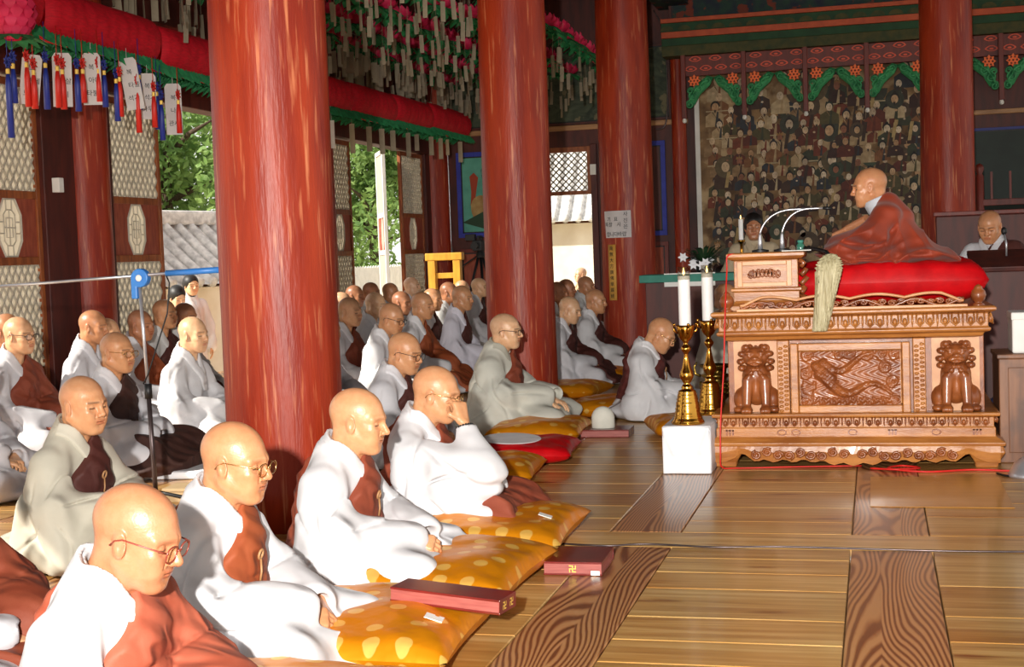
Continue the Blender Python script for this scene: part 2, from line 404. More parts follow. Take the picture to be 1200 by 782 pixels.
# ---- ceiling and upper beams
c = MB(); c.box(-7.1, 8.6, -3.2, 21.8, 5.6, 5.75); tag(c.build('ceiling', M['ceil']), None, None, kind='structure')
def trim(n, x0, x1, y0, y1, z0, z1, m, bev=.01):
    q = MB(); q.box(x0, x1, y0, y1, z0, z1); return tag(q.build('trim_%d' % n, m, bevel=bev), None, None, kind='structure')
M['dancheong'] = pmat('dim_painted_beam', S(30, 62, 48), S(22, 30, 52), 6, (1, 1, 1), .7, c3=S(120, 46, 24), s3=5, con3=(.56, .6))
for i, y in enumerate((6.4, 11.4, 16.4)): trim(20 + i, -6.9, 8.5, y - .2, y + .2, 4.75, 5.2, M['dancheong'])
trim(24, -3.1, -2.6, -3, 21.5, 4.9, 5.35, M['dancheong'])
trim(25, -7.0, -6.55, -3, 21.6, 3.35, 3.62, M['darkred'])

# ---- red pillars
def pillar(x, y, r, lab, lean=0.0, group=None, seed=0, ztop=5.0):
    q = MB(); R = random.Random(seed); ph = [R.uniform(0, 6.28) for _ in range(6)]
    prof = [(r*(1.03 - .07*(z/5)**1.5), z) for z in np.linspace(0, ztop, 26)]
    q.lathe(prof, 40, jit=lambda t, z: .012*math.sin(3*t + ph[0] + z*.7) + .008*math.sin(5*t + ph[1] - z*1.3) + .006*math.sin(2*t + z*2.2 + ph[2]))
    o = q.build('pillar', M['pillar'], smooth=True); o.location = (x, y, 0); o.rotation_euler = (0, lean, seed*1.3)
    return tag(o, lab, 'pillar', group)
pillar(-2.85, 6.45, .282, 'thick worn red wooden pillar nearest the viewer, behind the front monks', .0, seed=1)
pillar(-2.87, 11.4, .28, 'red wooden pillar standing right behind the grey-robed monk in glasses', .0, seed=2)
pillar(-2.80, 16.4, .31, 'red wooden pillar with the white notice and yellow vertical sign on it', .0, seed=3)
pillar(.80, 16.4, .285, 'red wooden pillar rising behind the monk seated on the pulpit', .0, seed=4)
pillar(-6.8, 11.22, .24, 'round red wall pillar between the two lattice doors at far left', seed=5)
pillar(-6.8, 16.58, .26, 'red wall pillar with paper notices beside the open doorway to the trees', seed=6)
pillar(-6.8, 6.25, .25, 'red wall pillar outside the left edge near the viewer', seed=7)
pillar(-6.78, 21.45, .27, 'dark red corner pillar where the left and back walls meet', seed=8)
pillar(-2.82, 21.35, .11, 'slim red post at the left side of the large mural', seed=9)

# ---- left wall with lattice doors
XW = -6.8
q = MB(); q.box(XW - .12, XW + .1, -3, 21.6, 2.9, 3.2); q.box(XW - .1, XW + .06, -3, 21.6, 3.2, 5.6)
q.box(XW - .12, XW + .12, -3, 21.6, -.1, .06)
for a, b_ in ((10.52, 11.0), (11.42, 11.62), (16.15, 16.95), (20.95, 21.5), (-3, -2.2)): q.box(XW - .07, XW + .07, a, b_, .06, 2.9)
tag(q.build('wall_left', M['maroon'], bevel=.008), None, None, kind='structure')
def clip_diag(y0, y1, z0, z1, slope, k, out):
    # line z = slope*(y - k): keep the piece inside the rectangle
    pts = []
    for y in (y0, y1):
        z = slope*(y - k)
        if z0 - 1e-6 <= z <= z1 + 1e-6: pts.append((y, z))
    for z in (z0, z1):
        y = z/slope + k
        if y0 < y < y1: pts.append((y, z))
    if len(pts) >= 2:
        pts = sorted(set((round(a, 5), round(b_, 5)) for a, b_ in pts))
        if math.hypot(pts[-1][0] - pts[0][0], pts[-1][1] - pts[0][1]) > .02: out.append((pts[0], pts[-1]))
def lattice(y0, y1, z0, z1, step=.088, ratio=1.45, wbar=.011):
    mb = MB(); L_ = []
    for s in (ratio, -ratio):
        lo = min(y0 - z0/s, y0 - z1/s, y1 - z0/s, y1 - z1/s); hi = max(y0 - z0/s, y0 - z1/s, y1 - z0/s, y1 - z1/s); k = lo
        while k < hi: clip_diag(y0, y1, z0, z1, s, k, L_); k += step
    for (a, b_) in L_:
        d = np.array([b_[0] - a[0], b_[1] - a[1]]); d = d/np.linalg.norm(d); nn = np.array([-d[1], d[0]])*wbar/2
        P = [np.array(a) + nn, np.array(a) - nn, np.array(b_) - nn, np.array(b_) + nn]
        mb.add([(x, p[0], p[1]) for x in (-.008, .008) for p in P], [(0, 1, 2, 3), (7, 6, 5, 4), (0, 4, 5, 1), (1, 5, 6, 2), (2, 6, 7, 3), (3, 7, 4, 0)])
    return mb
def door(num, y0, y1, loc=None, rz=0, z0=.06, ztop=2.88, frame=None):
    root = bpy.data.objects.new('door_%d' % num, None); COL.objects.link(root); root['kind'] = 'structure'
    root.location = loc or (XW, 0, 0); root.rotation_euler = (0, 0, rz)
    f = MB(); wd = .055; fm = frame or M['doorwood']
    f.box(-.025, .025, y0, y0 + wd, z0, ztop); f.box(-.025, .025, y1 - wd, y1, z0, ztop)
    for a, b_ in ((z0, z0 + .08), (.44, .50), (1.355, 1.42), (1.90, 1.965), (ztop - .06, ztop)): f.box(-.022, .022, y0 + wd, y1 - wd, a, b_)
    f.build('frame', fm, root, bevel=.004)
    p = MB(); p.box(-.012, .006, y0 + wd, y1 - wd, z0 + .08, .44); p.build('lower_panel', M['redpanel'], root)
    for a, b_ in ((.50, 1.355), (1.965, ztop - .06)):
        lattice(y0 + wd, y1 - wd, a, b_).build('lattice', M['lattice'], root, at=(.008, 0, 0))
        p = MB(); p.box(-.006, -.004, y0 + wd, y1 - wd, a, b_); p.build('paper', M['paper'], root)
    yc = (y0 + y1)/2; a, b_ = .155, .235; zc = 1.66
    oc = [(yc + a*sx, zc + b_*sz) for sx, sz in ((1, .45), (.5, 1), (-.5, 1), (-1, .45), (-1, -.45), (-.5, -1), (.5, -1), (1, -.45))]
    # panel with an octagonal opening
    R = [(y1 - wd, zc + .12), (yc + .1, 1.90), (yc - .1, 1.90), (y0 + wd, zc + .12), (y0 + wd, zc - .12), (yc - .1, 1.42), (yc + .1, 1.42), (y1 - wd, zc - .12)]
    cor = {0: (y1 - wd, 1.90), 2: (y0 + wd, 1.90), 4: (y0 + wd, 1.42), 6: (y1 - wd, 1.42)}
    p = MB()
    for i in range(8):
        j = (i + 1) % 8; poly = [oc[i], R[i]] + ([cor[i]] if i in cor else []) + [R[j], oc[j]]
        p.prism(poly, lambda u, v, t: (t, u, v), -.008, .006)
    p.build('middle_panel', M['redpanel'], root)
    p = MB(); p.prism(oc, lambda u, v, t: (t, u, v), -.005, -.003); p.build('paper', M['paper'], root)
    p = MB(); p.tube([(.006, u, v) for u, v in oc], .012, 6, closed=True)
    def bar(P): p.tube([(.004, yc + a*u, zc + b_*v) for u, v in P], .006, 5)
    bar([(-.25, .98), (-.25, .62), (-.5, .45), (-.5, -.45), (-.25, -.62), (-.25, -.98)]); bar([(.25, .98), (.25, .62), (.5, .45), (.5, -.45), (.25, -.62), (.25, -.98)])
    bar([(-1, .2), (-.5, .2)]); bar([(1, .2), (.5, .2)]); bar([(-1, -.2), (-.5, -.2)]); bar([(1, -.2), (.5, -.2)])
    bar([(-.25, .62), (.25, .62)]); bar([(-.25, -.62), (.25, -.62)]); bar([(0, .62), (0, -.62)]); bar([(-.5, 0), (.5, 0)]); bar([(-.28, .34), (.28, .34), (.28, -.34), (-.28, -.34), (-.28, .34)])
    p.build('octagon_lattice', M['lattice'], root)
    return root
door(1, 9.66, 10.52); door(2, 11.64, 12.6); door(3, 16.95, 17.83); door(4, 19.9, 20.95); door(5, 15.3, 16.15)
door(6, 0, .86, loc=(XW - .06, 19.40, 0), rz=.46, frame=M['white'])     # folded outward; sunlight on its edge is put in as a white frame
# ---- back wall
YB = 21.5
q = MB(); q.box(-7, -4.95, YB, YB + .14, 0, 5.6); q.box(-4.22, 8.6, YB, YB + .14, 0, 5.6); q.box(-4.95, -4.22, YB, YB + .14, 2.92, 5.6)
tag(q.build('wall_back', M['maroon']), None, None, kind='structure')
trim(1, -6.6, -2.7, YB - .05, YB, 3.17, 3.25, M['tan']); trim(2, 1.2, 8, YB - .05, YB, 3.05, 3.12, M['tan'])
trim(3, -5.03, -4.95, YB - .06, YB + .05, 0, 2.95, M['doorwood']); trim(4, -4.22, -4.12, YB - .06, YB + .05, 0, 2.95, M['maroon'])
def panelset(name, label, x0, x1, z0, z1, inner, border, y=YB, deco=None, cat='painting', bw=.07):
    r = thing(name, label, cat, ((x0 + x1)/2, y, z0)); hw = (x1 - x0)/2; h = z1 - z0
    p = MB(); p.box(-hw, hw, -.02, 0, 0, h); p.build('painted_panel', inner, r)
    p = MB(); p.box(-hw, hw, -.04, -.015, 0, bw); p.box(-hw, hw, -.04, -.015, h - bw, h); p.box(-hw, -hw + bw, -.04, -.015, bw, h - bw); p.box(hw - bw, hw, -.04, -.015, bw, h - bw)
    p.build('border', border, r, bevel=.003)
    p = MB(); b2 = bw + .03; p.box(-hw + bw, hw - bw, -.026, -.02, bw, bw + .02); p.box(-hw + bw, hw - bw, -.026, -.02, h - bw - .02, h - bw); p.box(-hw + bw, -hw + bw + .02, -.026, -.02, bw, h - bw); p.box(hw - bw - .02, hw - bw, -.026, -.02, bw, h - bw)
    p.build('inner_line', M['black'], r)
    return r
lute = panelset('wall_painting', 'teal wall painting of a lute in a blue border beside the video camera', -6.38, -5.08, 1.58, 2.92, pmat('light_teal_paint', S(96, 172, 152), S(78, 150, 134), 5, rough=.7), M['bluepaint'])
# lute: red neck, brown body, dark green ledge
def flat(poly, y0, y1): 
    mb = MB(); mb.prism(poly, lambda u, v, t: (u - .24, -t, v), y0, y1); return mb
LX = -.24
mb = flat([(-.20, .96), (-.13, 1.02), (-.06, .94), (-.10, .72), (-.13, .52), (-.2, .5), (-.18, .72)], .021, .024); mb.build('lute_neck', pmat('red_ochre', S(160, 60, 32), rough=.7), lute)
a_ = [(-.02 + .17*math.cos(t)*(1 + .25*math.sin(t)), .42 + .24*math.sin(t)) for t in np.linspace(0, 2*PI, 24)[:-1]]; flat(a_, .021, .025).build('lute_body', pmat('pale_wood_paint', S(176, 150, 96), S(150, 110, 60), 8, rough=.7), lute)
flat([(-.34, .24), (.0, .40), (.36, .2), (.05, .12)], .022, .026).build('ledge', pmat('dark_green_paint', S(36, 66, 44), rough=.7), lute)
flat([(-.02, 1.05), (.06, 1.15), (.2, 1.0), (.34, .7), (.3, .4), (.16, .38), (.12, .7), (.0, .9)], .0215, .0235).build('drapery', pmat('pale_teal_paint', S(120, 176, 160), S(60, 110, 110), 10, rough=.7), lute)
panelset('wall_painting', 'dark wall panel in a blue border behind the pillar with the white notice', -4.08, -3.06, 1.5, 2.94, M['maroon'], M['bluepaint'])
panelset('wall_painting', 'very dark wall panel with a thin blue border at the far right', 1.3, 3.4, 1.3, 2.86, pmat('black_green_paint', S(34, 48, 42), S(26, 38, 34), 3, rough=.6), pmat('dull_blue', S(56, 62, 130), rough=.6), bw=.04)
for i, (x0, x1) in enumerate(((-6.4, -5.08), (-4.05, -3.05))):
    panelset('wainscot_panel', ['faded red lower wall panel behind the yellow stand and the tripod', 'faded red lower wall panel behind the pillar with the yellow sign'][i], x0, x1, .25, 1.4, M['redpanel'], M['darkred'], cat='panel', y=YB - .002, bw=.06)
# upper dark painted panels
M['upper'] = pmat('dim_cloud_painting', S(74, 84, 66), S(44, 54, 46), 3, (1, 1, 2), .8, distort=2, c3=S(112, 106, 80), s3=5, con3=(.6, .64))
panelset('upper_wall_painting', 'dim grey-green painted frieze above the back doorway', -6.5, -2.95, 3.26, 4.4, M['upper'], M['maroon'], cat='painting', bw=.03)
# back door: lattice transom with paper above the opening
tr = bpy.data.objects.new('window_1', None); COL.objects.link(tr); tr['kind'] = 'structure'; tr.location = (-4.58, YB + .03, 0); tr.rotation_euler = (0, 0, PI/2)
lattice(-.30, .31, 2.24, 2.84, .1, 1.0, .02).build('lattice', M['lattice'], tr)
p = MB(); p.box(-.03, .03, -.36, -.30, 2.18, 2.92); p.box(-.03, .03, .31, .37, 2.18, 2.92); p.box(-.03, .03, -.3, .31, 2.18, 2.24); p.box(-.03, .03, -.3, .31, 2.84, 2.92); p.build('frame', M['doorwood'], tr, bevel=.004)

# ---- lintel beam with painted bands over the mural
def bands(name, y0, rows, x0, x1, label):
    r = thing(name, label, 'beam', ((x0 + x1)/2, y0, 0)); hw = (x1 - x0)/2
    for nm, z0, z1, d, m in rows:
        b_ = MB(); b_.box(-hw, hw, -d, .3, z0, z1); b_.build(nm, m, r, bevel=.006)
    return r
orange = pmat('orange_paint', S(196, 84, 42), S(176, 70, 36), 8, rough=.6); dgreen = pmat('deep_green_paint', S(28, 72, 40), S(20, 56, 32), 6, rough=.7); olive = pmat('olive_paint', S(78, 72, 30), S(46, 58, 26), 9, rough=.7)
bm = bands('painted_beam', 20.95, [('olive_band', 4.12, 4.27, .06, olive), ('green_band', 4.27, 4.38, .06, dgreen), ('orange_band', 4.38, 4.47, .10, orange), ('scallop_band', 4.47, 4.60, .08, dgreen), ('top_band', 4.60, 4.66, .12, orange)], -2.98, 8.4, 'long painted beam with orange and green bands above the mural')
sc_ = MB()
for i in range(46):
    x = -5.6 + .25*i; sc_.prism([(x + .1*math.cos(t), 4.485 + .07*math.sin(t)) for t in np.linspace(0, PI, 9)], lambda u, v, t: (u, -t, v), .08, .088)
sc_.build('scallops', olive, bm)
up = panelset('upper_wall_painting', 'dim blue-green painted frieze above the long painted beam', -2.9, 8.3, 4.66, 5.55, M['dancheong'], M['maroon'], y=21.2, cat='painting', bw=.04)
# hanging posts and fretwork
def spiral(cx, cz, r, turns, a0, s=1, n=30):
    return [(cx + r*(1 - k/n*.8)*math.cos(a0 + s*turns*2*PI*k/n), cz + r*(1 - k/n*.8)*math.sin(a0 + s*turns*2*PI*k/n)) for k in range(n + 1)]
hx = [-2.68, -1.8, -.92, -.06, .80, 1.76, 2.7, 3.6]
cloudm = pmat('cloud_orange', S(232, 96, 66), S(214, 80, 54), 8, rough=.6); gscroll = pmat('scroll_green', S(64, 158, 100), S(40, 116, 72), 8, rough=.6); flm = pmat('flower_orange', S(250, 116, 56), rough=.6)
bo = MB(); bo.box(-2.7, 8.3, 0, .05, 3.82, 4.115)
fret = thing('fretwork_board', 'dark red board with rows of small orange clouds under the painted beam', 'carving', (0, 20.98, 0)); bo.build('board', M['darkred'], fret, bevel=.004)
cl = MB()
for i in range(len(hx) - 1):
    x0, x1 = hx[i], hx[i + 1]
    for r_, (n, z) in enumerate(((3, 4.06), (4, 3.92))):
        for k in range(n):
            x = x0 + (k + .5 + (0 if r_ else .1))*(x1 - x0)/n
            for s, t0 in ((1, .01), (.72, .014)):
                cl.c = (1, 1, 1); cl.m = 0 if s == 1 else 1
                cl.prism([(x + .085*s*math.cos(t)*(1 + .1*math.cos(4*t)), z + .042*s*math.sin(t)*(1.15 if math.sin(t) > 0 else .8)) for t in np.linspace(0, 2*PI, 17)[:-1]], lambda u, v, t: (u, -t, v), 0, t0)
            cl.m = 0; cl.prism([(x + .03*math.cos(t), z + .014*math.sin(t)) for t in np.linspace(0, 2*PI, 9)[:-1]], lambda u, v, t: (u, -t, v), 0, .018)
cl.build('clouds', [cloudm, M['darkred']], fret)
for i, x in enumerate(hx):
    h = thing('hanging_post', 'slim red hanging post with white knob, %s' % ['at the left edge of the mural', 'first from the left over the mural', 'second from the left over the mural', 'third from the left over the mural', 'hidden behind the right pillar', 'over the dark panel past the right pillar', 'outside the right edge', 'far outside the right edge'][i], 'post', (x, 20.94, 0), group='hanging posts under the painted beam')
    p = MB(); p.box(-.035, .035, -.035, .035, 3.2, 4.14); p.build('post', M['darkred'], h, bevel=.008)
    p = MB(); p.lathe([(.001, 3.13), (.026, 3.14), (.034, 3.165), (.026, 3.19), (.02, 3.205)], 12); p.build('knob', M['white'], h, smooth=True)
nb = 0
for i in range(len(hx) - 1):
    for s, x in ((1, hx[i] + .04), (-1, hx[i + 1] - .04)):
        if x > 3: continue
        nb += 1
        r = thing('scroll_bracket', ['green scroll bracket with an orange flower, %s of the %s arch over the mural' % (('left' if s > 0 else 'right'), w_) for w_ in ('first', 'second', 'third', 'fourth', 'fifth', 'sixth', 'seventh')][i], 'bracket', (x, 20.95, 0), group='scroll brackets under the painted beam')
        g = MB(); g.prism([(s*u, v) for u, v in ([(.02, 3.36), (.12, 3.40), (.20, 3.54), (.34, 3.66), (.40, 3.78), (.31, 3.81), (.17, 3.70), (.05, 3.54)][::s])], lambda u, v, t: (u, -t, v), -.01, .012)
        for (a, b_) in (((.04, 3.42), (.10, 3.55)), ((.10, 3.55), (.20, 3.66)), ((.20, 3.66), (.33, 3.74))):
            g.tube([(s*a[0], -.02, a[1]), (s*(a[0]*.6 + b_[0]*.4), -.02, (a[1] + b_[1])/2 + .02), (s*b_[0], -.02, b_[1])], [.025, .04, .03], 7, flat=.6)
        for cx, cz, rr, a0 in ((.05, 3.40, .06, 1.5), (.10, 3.52, .065, 2.2), (.19, 3.63, .065, 2.4), (.31, 3.74, .06, 2.8), (.06, 3.60, .05, 0)):
            g.tube([(s*u, -.025, v) for u, v in spiral(cx, cz, rr, 1.5, a0)], .016, 6)
        g.build('scroll', gscroll, r, smooth=True)
        f = MB(); cx, cz = .12, 3.74
        f.prism([(s*cx + (.095 if k % 2 == 0 else .065)*math.cos(k*PI/8)*1.0, cz + (.095 if k % 2 == 0 else .065)*math.sin(k*PI/8)) for k in range(16)], lambda u, v, t: (u, -t, v), 0, .03)
        f.build('flower', flm, r)
        f = MB()
        for k in range(7):
            a = k*2*PI/6; rr = .05 if k < 6 else 0; f.ell((s*cx + rr*math.cos(a), -.03, cz + rr*math.sin(a)), (.014, .008, .014), 8, 5)
        f.build('flower_centre', M['darkred'], r)
# ---- mural crowded with robed figures
def mural():
    x0, x1, z0, z1 = -2.52, .82, .55, 3.92
    r = thing('mural', 'huge dim mural crowded with rows of robed figures behind the pulpit', 'painting', (0, YB - .06, 0))
    p = MB(); p.box(x0, x1, 0, .03, z0, z1); p.build('canvas', pmat('mural_ground', S(150, 118, 82), S(96, 72, 50), 4, rough=.8, c3=S(186, 160, 122), s3=3, con3=(.5, .62)), r)
    p = MB(); p.box(x0 - .07, x0, -.02, .03, z0, z1 - .1); p.build('white_edge', M['white'], r); p = MB(); p.box(x1, x1 + .07, -.02, .03, z0, z1); p.build('white_edge', M['white'], r)
    R = random.Random(5); mb = MB()
    skin = [S(214, 186, 150), S(206, 170, 130), S(224, 204, 176), S(190, 150, 110), S(150, 96, 70), S(214, 190, 160), S(196, 176, 150)]
    robe = [S(96, 40, 26), S(120, 54, 32), S(70, 46, 34), S(84, 76, 44), S(58, 62, 44), S(150, 120, 84), S(176, 150, 112), S(48, 52, 60), S(130, 84, 48), S(60, 32, 26), S(190, 168, 132)]
    dark = [S(30, 26, 24), S(40, 34, 28), S(36, 44, 36), S(60, 36, 26), S(44, 38, 44)]
    def pol(P, lay, c_):
        mb.c = c_[:3]; b = len(mb.V); mb.add([(u, -.0008 - lay*.0006, v) for u, v in P], [tuple(range(len(P)))])
    def circ(x, z, rx, rz, lay, c_, n=14, a0=0, a1=2*PI): pol([(x + rx*math.cos(a0 + (a1 - a0)*k/n), z + rz*math.sin(a0 + (a1 - a0)*k/n)) for k in range(n)], lay, c_)
    rows = [(3.74 - .205*k, .2, (16, 18)[k % 2] if k > 3 else (9, 11, 13, 15)[k], .088 if k > 3 else .105) for k in range(16)]
    lay = 0
    for ri, (zc, hh, n, hr) in enumerate(rows):
        for k in range(n):
            x = x0 + .13 + (k + .5 + R.uniform(-.2, .2) + (.25 if ri % 2 else -.1))*(x1 - x0 - .26)/n; z = zc + R.uniform(-.06, .06); big = R.random() < .05
            s = hr*(1.45 if big else R.uniform(.8, 1.1)); l0 = lay + (k % 4)*12
            x = min(max(x, x0 + 1.5*s), x1 - 1.5*s)
            c_ = R.choice(robe); c2 = R.choice(robe); sk = R.choice(skin)
            w_ = s*R.uniform(1.15, 1.5)
            pol([(x - w_, z - 2.6*s), (x + w_, z - 2.6*s), (x + w_*.95, z - 1.15*s), (x + .4*s, z - .55*s), (x - .4*s, z - .55*s), (x - w_*.95, z - 1.15*s)], l0, c_)
            pol([(x - .12*s, z - 2.6*s), (x + .34*s, z - 2.6*s), (x + .42*s, z - .6*s), (x + .2*s, z - .6*s)], l0 + 1, c2)
            pol([(x + .12*s, z - 1.5*s), (x - .3*s, z - .6*s), (x - .45*s, z - .65*s)], l0 + 1, R.choice(robe))
            if R.random() < .08 or big: circ(x, z, s*1.25, s*1.3, l0 + 2, R.choice([S(64, 76, 58), S(84, 66, 48), S(96, 82, 56), S(60, 62, 50)]), 18)
            hk = R.random(); dk = R.choice(dark)
            if hk < .55: circ(x, z + .22*s, .62*s, .66*s, l0 + 3, dk)
            if hk < .3: circ(x, z + .85*s, .24*s, .26*s, l0 + 4, dk)
            elif hk < .45: pol([(x - .6*s, z + .35*s), (x + .6*s, z + .35*s), (x + .45*s, z + .9*s), (x + .15*s, z + .7*s), (x, z + 1.1*s), (x - .15*s, z + .7*s), (x - .45*s, z + .9*s)], l0 + 4, R.choice([S(150, 110, 60), S(120, 50, 34), dk]))
            circ(x, z, .47*s, .60*s, l0 + 5, sk)
            dx = R.uniform(-.1, .1)*s
            for e in (-1, 1):
                pol([(x + dx + e*.19*s - .10*s, z + .08*s), (x + dx + e*.19*s + .10*s, z + .08*s), (x + dx + e*.19*s, z + .14*s)], l0 + 6, S(40, 30, 24))
                pol([(x + dx + e*.2*s - .13*s, z + .22*s), (x + dx + e*.2*s + .13*s, z + .22*s), (x + dx + e*.2*s, z + .27*s)], l0 + 6, S(60, 44, 34))
            pol([(x + dx - .13*s, z - .3*s), (x + dx + .13*s, z - .3*s), (x + dx, z - .25*s)], l0 + 6, S(130, 50, 40))
            if R.random() < .3: pol([(x + dx - .2*s, z - .36*s), (x + dx + .2*s, z - .36*s), (x + dx, z - .85*s)], l0 + 6, dk)
            if R.random() < .5: circ(x + R.uniform(-.7, .7)*s, z - 1.5*s, .2*s, .16*s, l0 + 6, sk, 8)
            if R.random() < .18:
                xx = x + R.choice((-1, 1))*s; pol([(xx - .03, z - 2*s), (xx + .02, z - 2*s), (xx + .05 + .2*s, z + 1.3*s), (xx + .2*s, z + 1.3*s)], l0 + 7, R.choice([S(176, 150, 100), S(60, 40, 30)]))
        lay += 3
        pol([(x0 + .1, zc - .20), (x0 + .1, zc - .215), (x1 - .5, zc - .21), (x1 - .5, zc - .19)], lay, S(190, 172, 136)) if ri in (1, 3, 5) else None
    mb.build('figures', M['attr'], r, col=True)
mural()
# railing at the far right
rl = thing('railing', 'dark red turned railing beyond the right pillar', 'railing', (2.3, 18.5, 0))
for za, zb in ((1.68, 1.76), (1.42, 1.5), (.05, .14)): p = MB(); p.box(-1.0, 1.2, -.03, .03, za, zb); p.build('rail', M['darkred'], rl, bevel=.006)
for k in range(9): p = MB(); p.box(-.88 + .22*k - .014, -.88 + .22*k + .014, -.014, .014, 1.76, 2.1); p.build('baluster', M['darkred'], rl)
for x in (-1.02, 1.2): p = MB(); p.lathe([(.05, 0), (.05, 2.05), (.03, 2.08), (.055, 2.14), (.04, 2.19), (.005, 2.21)], 14, c=(x, 0)); p.build('newel_post', M['darkred'], rl, smooth=True)

# ---- outside
def struct(name, mb, m, **k): return tag(mb.build(name, m, **k), None, None, kind='structure')
g = MB(); g.box(-60, -7.15, -30, 70, -.9, -.65); g.box(-7.15, 40, 21.7, 70, -.9, -.65); g.box(-7.15, 40, -30, -3.3, -.9, -.65); g.box(8.7, 40, -3.3, 21.7, -.9, -.65); struct('ground', g, M['earth'])
g = MB(); g.box(-7.6, -7.06, -3, 21.6, -.6, -.04); struct('trim_30', g, M['plaster'])
g = MB(); g.box(-4.95, -4.22, 21.64, 22.4, -.3, -.04); struct('trim_31', g, M['plaster'])
def fence():
    r = thing('fence', 'pale upright board fence outside the open side doorway below the trees', 'fence', (-12.5, 31, -.65))
    for k in range(90):
        p = MB(); y = -9 + .19*k; p.prism([(y, 0), (y + .18, 0), (y + .18, 1.72), (y + .09, 1.78), (y, 1.72)], lambda u, v, t: (t, u, v), -.012, .012)
        p.build('board', M['white'], r)
    p = MB(); p.box(-.06, -.012, -9, 8.1, .35, .43); p.box(-.06, -.012, -9, 8.1, 1.3, 1.38); p.build('rail', M['white'], r)
fence()
def tiled_wall(x, y, rz, length, zb, zr, depth, label):
    r = thing('tiled_wall', label, 'wall', (x, y, -.65), rz)
    p = MB(); p.box(-length/2, length/2, -depth*.75, depth*.75, 0, zb + .65); p.build('wall_body', M['plaster'], r)
    p = MB(); p.box(-length/2, length/2, -depth*.3, depth*.3, zb + .62, zb + .72); p.build('eave_board', M['doorwood'], r)
    h = zr - zb
    for s in (-1, 1):
        p = MB(); n = int(length/.32); nz = 10
        for k in range(n):
            xx = -length/2 + .32*(k + .5)
            pts = [(xx, s*depth*(1 - t), zb + .72 + h*t**1.25) for t in np.linspace(0, 1, nz)]
            p.tube(pts, .085, 8)
        p.grid([[(-length/2 + length*i, s*depth*(1 - t), zb + .70 + h*t**1.25) for t in np.linspace(0, 1, nz)] for i in (0, 1)])
        p.build('roof_tiles', M['tile'], r, smooth=True)
    p = MB(); p.box(-length/2 - .1, length/2 + .1, -.14, .14, zr + .68, zr + .92); p.build('ridge', M['tile'], r, bevel=.05)
tiled_wall(-5.0, 36, .05, 8.4, 2.0, 4.0, 2.0, 'sunlit tiled-roof building seen through the back doorway')
tiled_wall(-11.2, 21.5, 1.35, 6.5, .95, 1.95, 1.3, 'grey tiled wall roof outside the gap left of the nearest pillar')
def tree(x, y, h, rad, seed, label, n=2600, leaf=.16):
    R = np.random.default_rng(seed); r = thing('tree', label, 'tree', (x, y, -.65), group='trees outside the side doors')
    p = MB(); p.tube([(0, 0, 0), (.1, .05, h*.25), (-.05, .1, h*.5), (.1, 0, h*.8)], [.24, .2, .13, .04], 9)
    for k in range(7):
        a = k*2.4; z = h*(.3 + .07*k); p.tube([(0, 0, z), (rad*.4*math.cos(a), rad*.4*math.sin(a), z + .5), (rad*.75*math.cos(a), rad*.75*math.sin(a), z + .7)], [.09, .06, .02], 6)
    p.build('trunk', M['bark'], r, smooth=True)
    nc = 34; cen = R.normal(0, 1, (nc, 3)); cen /= np.linalg.norm(cen, axis=1)[:, None]; cen *= (R.random((nc, 1))**.4)*np.array([rad, rad, h*.42]); cen[:, 2] += h*.56
    d = R.normal(0, 1, (n, 3)); d /= np.linalg.norm(d, axis=1)[:, None]
    c = cen[R.integers(0, nc, n)] + d*rad*.34*R.random((n, 1))**.3
    u = R.normal(0, 1, (n, 3)); u /= np.linalg.norm(u, axis=1)[:, None]; v = np.cross(u, R.normal(0, 1, (n, 3))); v /= np.linalg.norm(v, axis=1)[:, None]; s = (leaf*(.6 + .8*R.random(n)))[:, None]
    V = np.stack([c - u*s, c + v*s*.45, c + u*s, c - v*s*.45], 1).reshape(-1, 3); F = np.arange(4*n).reshape(n, 4)
    mesh_obj('foliage', V, F, M['leaf'], r, smooth=False)
for i, (x, y, h, rad) in enumerate(((-14.6, 40, 7.5, 2.9), (-19.5, 50, 12, 4.2), (-15.2, 28.5, 6.6, 2.7), (-22.5, 38, 11, 4))):
    tree(x, y, h, rad, i, ['bushy green tree right behind the board fence in the side doorway', 'tall green tree farther back in the side doorway view', 'green tree above the tiled roof left of the nearest pillar', 'tallest green tree behind the tiled roof left of the nearest pillar'][i], n=[15000, 15000, 13000, 11000][i], leaf=.115)
# ================================================================== PULPIT
PX, PY = -.145, 8.26
pulpit = thing('pulpit', 'large carved wooden pulpit with lions, petal bands and a dragon panel', 'pulpit', (PX, PY, 0))
def petals(mb, x0, x1, y, z0, z1, n, side=None, out=.03, down=True):
    """a row of paired lotus petals; side: None = along x at front, else along y"""
    h = z1 - z0; wd = (x1 - x0)/n
    for k in range(n):
        cx = x0 + (k + .5)*wd
        for e in (-1, 1):
            u = cx + e*wd*.2
            T = lambda a, b, c_: (a, y - b, c_) if side is None else (y + side*b, a, c_)
            pts = [(u - wd*.13, out*.6, z1 - h*.1), (u - wd*.15, out, z0 + h*.4), (u, out*1.1, z0 + h*.16), (u + wd*.15, out, z0 + h*.4), (u + wd*.13, out*.6, z1 - h*.1)]
            mb.tube([T(*p) for p in pts], [h*.06]*5, 6)
            c_ = T(u, out*.7, z0 + h*.45); mb.ell(c_, (wd*.1, .016, h*.24) if side is None else (.016, wd*.1, h*.24), 8, 6)
        u = cx + wd*.5
        if k < n - 1:
            T = lambda a, b, c_: (a, y - b, c_) if side is None else (y + side*b, a, c_)
            mb.tube([T(u, out*.3, z1 - h*.05), T(u, out*.9, z0 + h*.45), T(u, out*.5, z0 + h*.1)], [h*.05, h*.07, h*.02], 6)
D = 1.25
